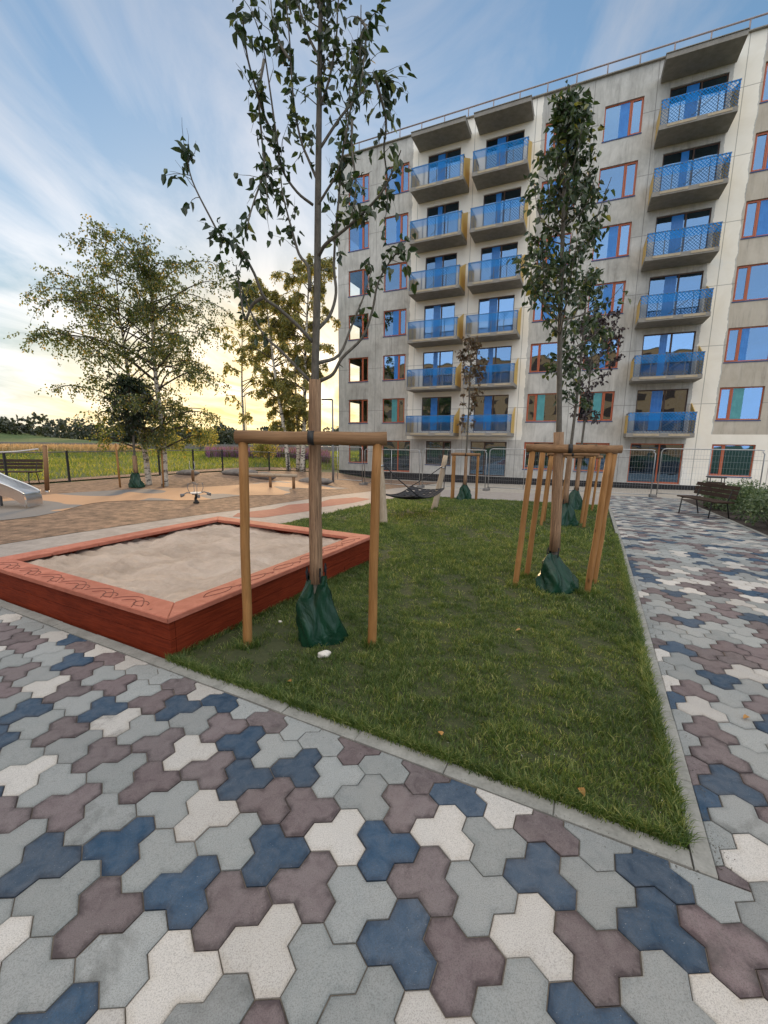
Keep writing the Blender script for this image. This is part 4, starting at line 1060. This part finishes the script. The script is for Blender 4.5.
# ------------------------------------------------------------------ left side: fence, bench, slide, poles, rocker, beam
def wire_mat():
    m, nt, ns, ln = mat('chain_link_wire')
    tc = N(nt, 'ShaderNodeTexCoord'); sx = N(nt, 'ShaderNodeSeparateXYZ'); ln.new(tc.outputs['Object'], sx.inputs[0])
    def dl(op):
        q = math_(nt, 'FRACT', math_(nt, 'DIVIDE', math_(nt, op, sx.outputs[0], sx.outputs[2]), .09)); return math_(nt, 'LESS_THAN', math_(nt, 'ABSOLUTE', math_(nt, 'SUBTRACT', q, .5)), .03)
    f = math_(nt, 'MAXIMUM', dl('ADD'), dl('SUBTRACT'))
    p = N(nt, 'ShaderNodeBsdfPrincipled'); p.inputs['Base Color'].default_value = (.05, .05, .05, 1); t = N(nt, 'ShaderNodeBsdfTransparent'); b = N(nt, 'ShaderNodeMixShader')
    ln.new(f, b.inputs[0]); ln.new(t.outputs[0], b.inputs[1]); ln.new(p.outputs[0], b.inputs[2]); o_ = N(nt, 'ShaderNodeOutputMaterial'); ln.new(b.outputs[0], o_.inputs[0]); return m
M['wire'] = wire_mat()
def gridwire():
    m, nt, ns, ln = mat('welded_wire')
    tc = N(nt, 'ShaderNodeTexCoord'); sx = N(nt, 'ShaderNodeSeparateXYZ'); ln.new(tc.outputs['Object'], sx.inputs[0])
    a = math_(nt, 'LESS_THAN', math_(nt, 'FRACT', math_(nt, 'DIVIDE', sx.outputs[0], .10)), .045); b_ = math_(nt, 'LESS_THAN', math_(nt, 'FRACT', math_(nt, 'DIVIDE', sx.outputs[2], .25)), .02)
    f = math_(nt, 'MAXIMUM', a, b_); p = N(nt, 'ShaderNodeBsdfPrincipled', Metallic=.6, Roughness=.5); p.inputs['Base Color'].default_value = (.35, .36, .37, 1); t = N(nt, 'ShaderNodeBsdfTransparent'); b = N(nt, 'ShaderNodeMixShader')
    ln.new(f, b.inputs[0]); ln.new(t.outputs[0], b.inputs[1]); ln.new(p.outputs[0], b.inputs[2]); o_ = N(nt, 'ShaderNodeOutputMaterial'); ln.new(b.outputs[0], o_.inputs[0]); return m
M['gridwire'] = gridwire()
u0, w0 = -17.2, 3.0; u1, w1 = -18.4, 33.0
pA, pB = Vector((*XY(u0, w0), 0)), Vector((*XY(u1, w1), 0)); fl_ = (pB-pA).length; fr = math.atan2(pB.y-pA.y, pB.x-pA.x)
fence = empty('wire_fence', pA, fr, label='low chain link fence with black posts between the playground and the meadow', cat='fence')
nP = 16
for i in range(nP+1):
    q = pA.lerp(pB, i/nP); mb = MB(); zz = g(q.x, q.y)
    mb.box((fl_*i/nP, 0, zz+.52), (.06, .06, 1.2)); mb.box((fl_*i/nP, 0, zz+1.13), (.07, .07, .02)); mb.build('fence_post', M['black_metal'], fence)
mb = MB(); mb.tube([(fl_*i/nP, 0, g(*pA.lerp(pB, i/nP)[:2])+1.09) for i in range(nP+1)], .018, 6); mb.build('top_rail', M['grey_metal'], fence)
mb = MB()
for i in range(nP):
    za, zb_ = g(*pA.lerp(pB, i/nP)[:2]), g(*pA.lerp(pB, (i+1)/nP)[:2]); a_, b_ = fl_*i/nP, fl_*(i+1)/nP
    mb.poly([(a_, .02, za+.03), (b_, .02, zb_+.03), (b_, .02, zb_+1.08), (a_, .02, za+1.08)])
mb.build('wire_netting', M['wire'], fence)

def bench(loc, rz, L, label, back=True, legs='metal', m='dark_wood'):
    root = empty('bench', loc, rz, label=label, cat='bench')
    for i in range(4):
        mb = MB(); mb.box((0, -.18+i*.12, .45), (L, .105, .035), bev=.006); mb.build('seat_slat', M[m], root)
    if back:
        for i in range(3):
            mb = MB(); mb.box((0, .25+i*.025, .58+i*.115), (L, .03, .10), Matrix.Rotation(-.2, 3, 'X'), bev=.006); mb.build('back_slat', M[m], root)
    for sx_ in (-1, 1):
        mb = MB(); x_ = sx_*(L/2-.18)
        mb.tube([(x_, -.24, -.02), (x_, -.20, .42), (x_, .2, .42)], .016, 6); mb.tube([(x_, .30, -.02), (x_, .19, .43)]+([(x_, .32, .86)] if back else []), .016, 6)
        mb.build('leg', M['black_metal'], root)
    return root
bench((-12.85, 14.25, -.01), R(8), 1.9, 'dark slatted bench at the far left edge before the wire fence')
pb_ = XY(2.62, 12.6)
pc = at(703, 500, 11.2)
bench((8.55, 11.1, g(8.55, 11.1)), R(-A*57.3-0)-R(64), 1.45, 'dark slatted bench with thin black legs at the walkway edge by the shrubs')
_b = at(713, 500, 13.4)
bn = empty('litter_bin', (_b.x, _b.y, g(_b.x, _b.y)), -A, label='dark square litter bin standing behind the right bench', cat='bin')
mb = MB(); mb.box((0, 0, .42), (.42, .42, .8), bev=.02); mb.build('bin_body', M['dark_wood'], bn)
mb = MB(); mb.box((0, 0, .98), (.46, .46, .035), bev=.01); mb.build('bin_roof', M['black_metal'], bn)
mb = MB()
for a_ in (-.18, .18):
    for b_ in (-.18, .18): mb.tube([(a_, b_, .8), (a_, b_, .97)], .012, 6)
mb.build('bin_roof_stay', M['black_metal'], bn)

# slide
sl = empty('slide', (-8.35, 9.75, -.02), R(8), label='polished steel slide whose curved end comes in at the left edge', cat='slide')
prof = [(-3.2, 1.75), (-2.9, 1.72), (-2.4, 1.42), (-1.8, 1.15), (-1.3, .92), (-.85, .66), (-.5, .47), (-.15, .38), (.04, .33), (.10, .22), (.10, .03)]
P = bez([(x, 0, z) for x, z in prof], 4); mb = MB(); hw = .27
vs = []
for p in P: vs += [(p.x, -hw, p.z), (p.x, hw, p.z), (p.x, -hw, p.z-.012), (p.x, hw, p.z-.012)]
for i in range(len(P)-1): mb.add([vs[4*i], vs[4*i+1], vs[4*i+5], vs[4*i+4]], [(0, 1, 2, 3)], 0, True)
mb.build('chute', M['steel'], sl)
for sgn in (-1, 1):
    mb = MB(); q = [p for p in P if p.x < .08]; vs = []
    for i, p in enumerate(q):
        hgt = .17*(1-max(0, (p.x+.5)/.62)**1.5) if p.x > -.5 else .17
        vs += [(p.x, sgn*hw, p.z-.14 if p.x < -.2 else max(.02, p.z-.14-(p.x+.2)*.6)), (p.x, sgn*(hw+.012), p.z+max(.01, hgt))]
    for i in range(len(q)-1): mb.add([vs[2*i], vs[2*i+1], vs[2*i+3], vs[2*i+2]], [(0, 1, 2, 3)], 0, True)
    mb.tube([vs[2*i+1] for i in range(len(q))], .018, 6); mb.build('side_cheek', M['steel'], sl)
for x_ in (-3.1, -2.2, -.75):
    mb = MB(); zt_ = min(P, key=lambda p: abs(p.x-x_)).z-.05
    for sgn in (-1, 1): mb.tube([(x_, sgn*.2, 0), (x_, sgn*.2, zt_)], .028, 8)
    mb.build('leg', M['grey_metal'], sl)
# pole with a rope
rp = empty('rope_pole', (-10.15, 12.5, -.01), 0, label='round wooden pole carrying the end of a sagging rope', cat='pole')
mb = MB(); mb.tube([(0, 0, -.1), (0, 0, .06)], .045, 12); mb.build('pole_shoe', M['metal'], rp)
mb = MB(); mb.tube([(0, 0, .05), (.05, 0, .7), (.09, 0, 1.36)], .06, 14); mb.tube([(.09, 0, 1.36), (.09, 0, 1.39)], [.06, .04], 14); mb.build('pole_shaft', M['rail_wood'], rp)
mb = MB(); mb.tube(bez([(-10.22, 12.45, 1.27), (-10.9, 12.3, 1.18), (-11.8, 12.2, 1.2), (-13.2, 12.0, 1.62), (-15, 11.8, 2.4)], 6), .022, 6)
tag(mb.build('rope', M['rope']), 'pale sagging rope running left from the wooden pole', 'rope')
# spring rocker with seats at the ends of crossed arms
rk = empty('spring_rocker', (-5.2, 11.45, g(-5.2, 11.45)), R(35), label='small spring rocker with a pale round deck and curved handles', cat='rocker')
mb = MB(); mb.tube([(.085*math.cos(t*2.2), .085*math.sin(t*2.2), .05+t*.0115) for t in range(0, 26)], .017, 6); mb.build('spring', M['black_metal'], rk)
mb = MB(); mb.tube([(0, 0, -.02), (0, 0, .05)], .16, 16); mb.tube([(0, 0, .05), (0, 0, .10)], [.10, .09], 16); mb.build('base_plate', M['black_metal'], rk)
mb = MB(); mb.tube([(0, 0, .34), (0, 0, .375), (0, 0, .40)], [.20, .30, .28], 20); mb.build('deck', M['white'], rk)
for a in (0, PI/2, PI, 1.5*PI):
    c_, s_2 = math.cos(a), math.sin(a)
    mb = MB(); mb.tube(bez([(c_*.2, s_2*.2, .37), (c_*.45, s_2*.45, .40), (c_*.62, s_2*.62, .34)], 4), .022, 7); mb.tube([(c_*.58, s_2*.58, .335), (c_*.78, s_2*.78, .30)], [.05, .07], 10); mb.build('seat', M['grey_metal'], rk)
    mb = MB(); mb.tube(bez([(c_*.3, s_2*.3, .39), (c_*.40, s_2*.40, .58), (c_*.36, s_2*.36, .74)], 4), .016, 7); mb.tube([(c_*.36-s_2*.1, s_2*.36+c_*.1, .74), (c_*.36+s_2*.1, s_2*.36-c_*.1, .74)], .017, 7); mb.build('handle', M['grey_metal'], rk)
rk.scale = (.5, .5, .72)
# second one, farther, mostly hidden
bp_ = empty('play_figure', (-7.75, 16.9, g(-7.75, 16.9)), 0, label='small brown play animal with thin pale horns behind the rocker', cat='play figure')
mb = MB(); mb.tube([(0, 0, 0), (0, 0, .35), (0, 0, .75)], [.1, .13, .1], 10); mb.build('figure_body', M['rail_wood'], bp_)
mb = MB(); mb.tube(bez([(-.04, 0, .7), (-.22, 0, .95), (-.2, 0, 1.35)], 4), .025, 6); mb.tube(bez([(.04, 0, .7), (.2, 0, .95), (.14, 0, 1.35)], 4), .025, 6); mb.build('horn', M['rope'], bp_); bp_.scale = (.5, .5, .6)
# balance beam
bb = empty('balance_beam', (-4.75, 17.2, g(-4.75, 17.2)), R(-8), label='low pale timber balance beam on short posts behind the rocker', cat='beam')
mb = MB(); mb.tube([(-1.3, 0, .48), (1.2, 0, .48)], .07, 12); mb.build('beam_log', M['post_grey'], bb)
for x_ in (-1.1, .05, 1.05):
    mb = MB(); mb.tube([(x_, 0, -.05), (x_, 0, .43)], .06, 10); mb.build('post', M['rail_wood'], bb)
def stone(name, x, y, r, m, label, cat='boulder', group=None, sq=(1.3, 1, .6), seed=0, rz=0):
    rs = random.Random(seed); bm = bmesh.new(); bmesh.ops.create_icosphere(bm, subdivisions=3, radius=1)
    ks = [Vector((rs.gauss(0, 1), rs.gauss(0, 1), rs.gauss(0, 1))) for _ in range(5)]
    for v in bm.verts:
        n_ = sum(math.sin(k.dot(v.co)*2.0+i) for i, k in enumerate(ks))*.07; v.co = v.co*(1+n_); v.co = Vector((v.co.x*sq[0], v.co.y*sq[1], v.co.z*sq[2]))*r
    me = bpy.data.meshes.new(name); bm.to_mesh(me); bm.free(); me.materials.append(m); me.polygons.foreach_set('use_smooth', [True]*len(me.polygons))
    o = bpy.data.objects.new(name, me); C.objects.link(o); o.location = (x, y, g(x, y)+r*sq[2]*.45); o.rotation_euler = (0, 0, rz); return tag(o, label, cat, group)
stone('boulder', -7.3, 21.0, .42, M['boulder'], 'flat dark boulder left of the balance beam', sq=(2.2, 1, .45), seed=1)
stone('boulder', -6.0, 20.6, .36, M['boulder'], 'dark boulder behind the near end of the balance beam', sq=(1.6, 1, .6), seed=2)
stone('boulder', -9.2, 19.6, .3, M['boulder'], 'small dark boulder at the birch foot, leftmost of the boulders', sq=(2.0, 1, .5), seed=3)
stone('boulder', -3.6, 21.4, .4, M['boulder'], 'dark boulder under the golden birch, right of the balance beam', sq=(2.4, 1, .5), seed=4)
stone('stone', -.44, 2.95, .036, M['stone'], 'white pointed stone lying in the grass before the green bag', 'stone', None, (1.5, .8, .8), 5, .4)
stone('pebble', -.34, 3.32, .014, M['stone'], 'small white pebble in the grass right of the green bag', 'stone', None, (1.3, 1, .8), 6)
stone('pebble', -.92, 3.55, .014, M['stone'], 'small white pebble between the green bag and the sandbox', 'stone', None, (1.3, 1, .8), 7)
# lamp posts
def lamp(x, y, h, label, arm=.7, sgn=-1):
    root = empty('street_lamp', (x, y, g(x, y)-.05), 0, label=label, cat='street lamp', group='street lamps')
    mb = MB(); mb.tube([(0, 0, 0), (0, 0, 1.2), (0, 0, h)], [.07, .055, .04], 10); mb.build('lamp_pole', M['grey_metal'], root)
    mb = MB(); mb.box((sgn*arm/2, 0, h+.02), (arm, .16, .07), bev=.02); mb.build('lamp_head', M['black_metal'], root)
lamp(-2.9, 23.6, 4.55, 'grey street lamp between the golden birch and the building corner', .6)
p = at(247, 450, 46); lamp(p.x, p.y, 6.6, 'far street lamp left of the golden birch', .8, 1)
# stakes
for i, (x, y, h, lab) in enumerate(((-8.95, 14.1, 1.45, 'thin wooden stake left of the dense young tree'), (-7.75, 14.6, 1.35, 'thin wooden stake leaning by the birch trunks'))):
    mb = MB(); mb.tube([(0, 0, -.1), (.03*(i*2-1), 0, h)], .03, 8); o = mb.build('stake', M['post']); o.location = (x, y, g(x, y)); tag(o, lab, 'stake', 'thin tree stakes')
# fallen leaves
lf = MB(); lf.leaf(Vector((0, 0, .01)), Vector((1, 0, .05)), Vector((0, 0, 1)), .05, .032, .2)
lp = lf.build('fallen_leaf', M['fallen'])
spots = [(.93, 1.71, 'orange fallen leaf on the kerb below the lawn, nearest the corner'), (.33, 2.05, 'orange fallen leaf on the front lawn edge, middle of the kerb'), (-.6, 2.55, 'brown fallen leaf in the grass before the green bag'), (1.2, 3.4, 'dry fallen leaf in the middle of the lawn'), (2.20, 2.27, 'pale yellow fallen leaf lying on a blue stone of the walkway')]
for i, (x, y, lab) in enumerate(spots):
    o = lp if i == 0 else lp.copy()
    if i: C.objects.link(o)
    o.location = (x, y, g(x, y)+(.02 if i < 4 else .004)); o.rotation_euler = (random.uniform(-.15, .15), random.uniform(-.15, .15), random.uniform(0, 6)); tag(o, lab, 'leaf', 'fallen leaves')

# ------------------------------------------------------------------ hammock
def hpost(x, y, tx, ty, tz, label):
    o = empty('leaning_post', (x, y, g(x, y)), 0, label=label, cat='post', group='leaning posts of the hammock')
    mb = MB(); O = Vector(o.location); a = Vector((x, y, g(x, y)-.2))-O; b = Vector((tx, ty, tz))-O; k = 8
    mb.tube([a+(b-a)*i/k+Vector((random.gauss(0, .006), 0, 0)) for i in range(k+1)], [.09-.024*i/k for i in range(k+1)], 12); mb.build('post_shaft', M['post_grey'], o)
    mb = MB(); c = a+(b-a)*.8; mb.tube([c-(b-a)*.01, c+(b-a)*.01], .078, 12); mb.build('collar', M['metal'], o)
    return b+O
t1 = hpost(.02, 8.85, -.12, 9.0, 1.46, 'pale leaning log post behind the front tree support')
t2 = hpost(1.42, 11.95, 1.74, 12.0, 1.25, 'pale leaning log post in the middle of the lawn, right end of the hammock')
hm = empty('hammock', (.7, 10.4, g(.7, 10.4)), 0, label='black rope mat hammock slung low between two leaning log posts', cat='hammock')
O = Vector(hm.location); a_ = Vector((.10, 9.05, 0)); b_ = Vector((1.52, 11.75, 0)); ax = (b_-a_).normalized(); sd = Vector((-ax.y, ax.x, 0))
c_ = Vector((.74, 10.4, 0)); L_, W_ = 1.75, .95; mb = MB(); nn_, mm_ = 12, 8
def hp(i, j):
    t = i/nn_-.5; s_ = j/mm_-.5; return c_+ax*t*L_+sd*s_*W_+Vector((0, 0, .34+.5*t*t+.25*s_*s_+g(c_.x, c_.y)+.1))-O
for i in range(nn_+1): mb.tube([hp(i, j) for j in range(mm_+1)], .018, 5)
for j in range(mm_+1): mb.tube([hp(i, j) for i in range(nn_+1)], .018, 5)
for i in range(nn_):                     # woven belts between the ropes
    for j in range(mm_):
        if (i+j) % 4: mb.add([hp(i, j), hp(i+1, j), hp(i+1, j+1), hp(i, j+1)], [(0, 1, 2, 3)])
mb.build('mat', M['black_rope'], hm)
for e, tp_ in ((0, t1), (nn_, t2)):
    for j in (0, mm_):
        mb = MB(); q = tp_-Vector((0, 0, .25))-O; p = hp(e, j); mb.tube([p, p.lerp(q, .5)+Vector((0, 0, -.03)), q], .013, 5); mb.build('rope', M['black_rope'], hm)

# ------------------------------------------------------------------ temporary fence panels by the building
def panel(u, w, L, label):
    x, y = XY(u, w); o = empty('site_fence', (x, y, g(*XY(u+L/2, w))), -A, label=label, cat='fence panel', group='wire mesh site fence panels'); mb = MB(); r_ = .021
    mb.tube([(.05, 0, .0), (.05, 0, 1.85)]+[(.05+.15*(1-math.cos(t)), 0, 1.85+.15*math.sin(t)) for t in (.5, 1., 1.57)]+[(L-.2, 0, 2.0)]+[(L-.05-.15*(1-math.sin(PI/2-t)), 0, 1.85+.15*math.cos(t)) for t in (.5, 1.)]+[(L-.05, 0, 1.85), (L-.05, 0, 0)], r_, 7)
    mb.tube([(.05, 0, .12), (L-.05, 0, .12)], r_*.8, 6); mb.tube([(L*.5, 0, .12), (L*.5, 0, 2.0)], r_*.8, 6); mb.build('frame', M['metal'], o)
    mb = MB(); mb.poly([(.07, .004, .13), (L-.07, .004, .13), (L-.07, .004, 1.98), (.07, .004, 1.98)]); mb.build('mesh', M['gridwire'], o)
    return o
labs = ['site fence panel farthest left by the building corner', 'site fence panel behind the hammock', 'site fence panel behind the bronze leaved tree', 'site fence panel behind the four post tree supports', 'site fence panel across the end of the walkway', 'site fence panel at the right edge above the shrubs']
WF = 20.75
for i in range(6):
    u = -15.2+i*3.5+(.1 if i > 4 else 0); panel(u, WF+(.35 if i == 5 else 0), 3.45, labs[i])
for i in range(7):
    u = -15.22+i*3.5; x, y = XY(u, WF); mb = MB(); mb.box((0, 0, .06), (.24, .62, .13), bev=.02); o = mb.build('fence_foot', M['concrete_foot']); o.location = (x, y, g(x, y)-.02); o.rotation_euler = (0, 0, -A)
    tag(o, ['dark concrete fence foot at the building corner', 'dark fence foot left of the hammock', 'dark fence foot between the hammock and the bronze tree', 'dark fence foot right of the bronze tree', 'dark fence foot behind the tree supports', 'dark fence foot at the walkway end', 'dark fence foot in the planting bed at right'][i], 'fence foot', 'concrete feet of the site fence')

# ------------------------------------------------------------------ sky, sun, camera
SUN_EL, SUN_AZ = R(8.5), R(-13)            # azimuth from the viewing direction, to the left
w = bpy.data.worlds.new('World'); scene.world = w; w.use_nodes = True; nt = w.node_tree; nt.nodes.clear(); ln = nt.links
sky = N(nt, 'ShaderNodeTexSky', sky_type='NISHITA', sun_disc=False); sky.sun_elevation = SUN_EL; sky.sun_rotation = SUN_AZ; sky.air_density = 1.0; sky.dust_density = .45; sky.ozone_density = 1.5; sky.altitude = 50
tc = N(nt, 'ShaderNodeTexCoord'); sx = N(nt, 'ShaderNodeSeparateXYZ'); ln.new(tc.outputs['Generated'], sx.inputs[0])
zz = math_(nt, 'MAXIMUM', sx.outputs[2], .02); dn = math_(nt, 'ADD', zz, .10)
cb = N(nt, 'ShaderNodeCombineXYZ'); ln.new(math_(nt, 'DIVIDE', sx.outputs[0], dn), cb.inputs[0]); ln.new(math_(nt, 'DIVIDE', sx.outputs[1], dn), cb.inputs[1])
mp = N(nt, 'ShaderNodeMapping'); mp.inputs['Rotation'].default_value = (0, 0, 0); mp.inputs['Scale'].default_value = (1.25, .46, 1); mp.inputs['Location'].default_value = (.35, .2, 0); ln.new(cb.outputs[0], mp.inputs[0])
n1 = noise(nt, 1.25, 8, .60, mp.outputs[0], 1.1)
mp2 = N(nt, 'ShaderNodeMapping'); mp2.inputs['Scale'].default_value = (.5, .6, 1); mp2.inputs['Location'].default_value = (1.7, .6, 0); ln.new(cb.outputs[0], mp2.inputs[0])
n2 = noise(nt, .8, 5, .55, mp2.outputs[0], .3)
cl = ramp(nt, math_(nt, 'ADD', math_(nt, 'MULTIPLY', n1, .65), math_(nt, 'MULTIPLY', n2, .4)), [(.43, 0.), (.68, .9)])
lp_ = ramp(nt, sx.outputs[2], [(.0, .25), (.12, 1.)])
cf = math_(nt, 'MULTIPLY', cl, lp_)
lum0 = N(nt, 'ShaderNodeRGBToBW'); ln.new(sky.outputs[0], lum0.inputs[0])
# sky brightness compressed, most strongly in the glare round the low sun
ev = math_(nt, 'DIVIDE', 1.0, math_(nt, 'MULTIPLY_ADD', lum0.outputs[0], .25, 1.0))
base = mixc(nt, 1.0, sky.outputs[0], ev, 'MULTIPLY')
hs = N(nt, 'ShaderNodeHueSaturation'); hs.inputs['Saturation'].default_value = 1.12; hs.inputs['Value'].default_value = 1.03; ln.new(base, hs.inputs['Color'])
lum = N(nt, 'ShaderNodeRGBToBW'); ln.new(base, lum.inputs[0])
sd0 = N(nt, 'ShaderNodeVectorMath', operation='DOT_PRODUCT'); ln.new(tc.outputs['Generated'], sd0.inputs[0])
sd0.inputs[1].default_value = (math.sin(SUN_AZ), math.cos(SUN_AZ), .06)
near = ramp(nt, sd0.outputs['Value'], [(.86, 0.), (.985, 1.)])
low = ramp(nt, sx.outputs[2], [(.03, 1.), (.34, 0.)])
pale = mixc(nt, 1.0, lum.outputs[0], (.86, .98, 1.08), 'MULTIPLY')
base = mixc(nt, math_(nt, 'MULTIPLY', low, math_(nt, 'MULTIPLY_ADD', near, -.9, .9)), hs.outputs[0], pale)
base = mixc(nt, math_(nt, 'MULTIPLY', near, low), base, mixc(nt, 1.0, lum.outputs[0], (1.42, 1.05, .42), 'MULTIPLY'))
cw = mixc(nt, 1.0, mixc(nt, .85, base, lum.outputs[0]), (1.95, 1.82, 1.76), 'MULTIPLY')
col = mixc(nt, cf, base, cw)
# unseen fill light: blue sky opposite the sun brightened, white glow added overhead
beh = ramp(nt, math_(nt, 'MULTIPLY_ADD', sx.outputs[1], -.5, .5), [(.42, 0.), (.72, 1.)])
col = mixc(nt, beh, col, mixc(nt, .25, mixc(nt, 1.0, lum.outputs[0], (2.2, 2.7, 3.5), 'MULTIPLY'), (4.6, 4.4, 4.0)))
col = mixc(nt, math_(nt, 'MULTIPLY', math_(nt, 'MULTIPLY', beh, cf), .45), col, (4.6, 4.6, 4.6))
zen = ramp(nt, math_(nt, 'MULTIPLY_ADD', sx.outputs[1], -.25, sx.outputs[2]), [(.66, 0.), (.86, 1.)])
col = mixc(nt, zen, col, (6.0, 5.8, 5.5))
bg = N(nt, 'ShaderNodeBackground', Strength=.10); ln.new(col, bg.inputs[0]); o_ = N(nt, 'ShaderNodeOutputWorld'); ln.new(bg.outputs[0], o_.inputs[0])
sun = bpy.data.lights.new('sun', 'SUN'); sun.energy = 1.5; sun.angle = R(10); sun.color = (1, .66, .36)
so = bpy.data.objects.new('sun', sun); C.objects.link(so)
sd_ = Vector((math.sin(SUN_AZ)*math.cos(SUN_EL), math.cos(SUN_AZ)*math.cos(SUN_EL), math.sin(SUN_EL)))
so.rotation_euler = sd_.to_track_quat('Z', 'Y').to_euler(); so.location = (0, 0, 30)
cam = bpy.data.cameras.new('camera'); co = bpy.data.objects.new('camera', cam); C.objects.link(co)
cam.sensor_fit = 'HORIZONTAL'; cam.sensor_width = 36; cam.lens = FPX/768*36; cam.clip_end = 6000; cam.clip_start = .05
mw = Matrix((( _r2.x, _u2.x, -_f.x, 0), (_r2.y, _u2.y, -_f.y, 0), (_r2.z, _u2.z, -_f.z, CAMZ), (0, 0, 0, 1))); co.matrix_world = mw
scene.camera = co
scene.view_settings.view_transform = 'Standard'; scene.view_settings.look = 'None'; scene.view_settings.exposure = 1.7; scene.view_settings.gamma = 1
scene.render.engine = 'CYCLES'; scene.cycles.max_bounces = 8; scene.cycles.transparent_max_bounces = 24
scene.cycles.use_denoising = True
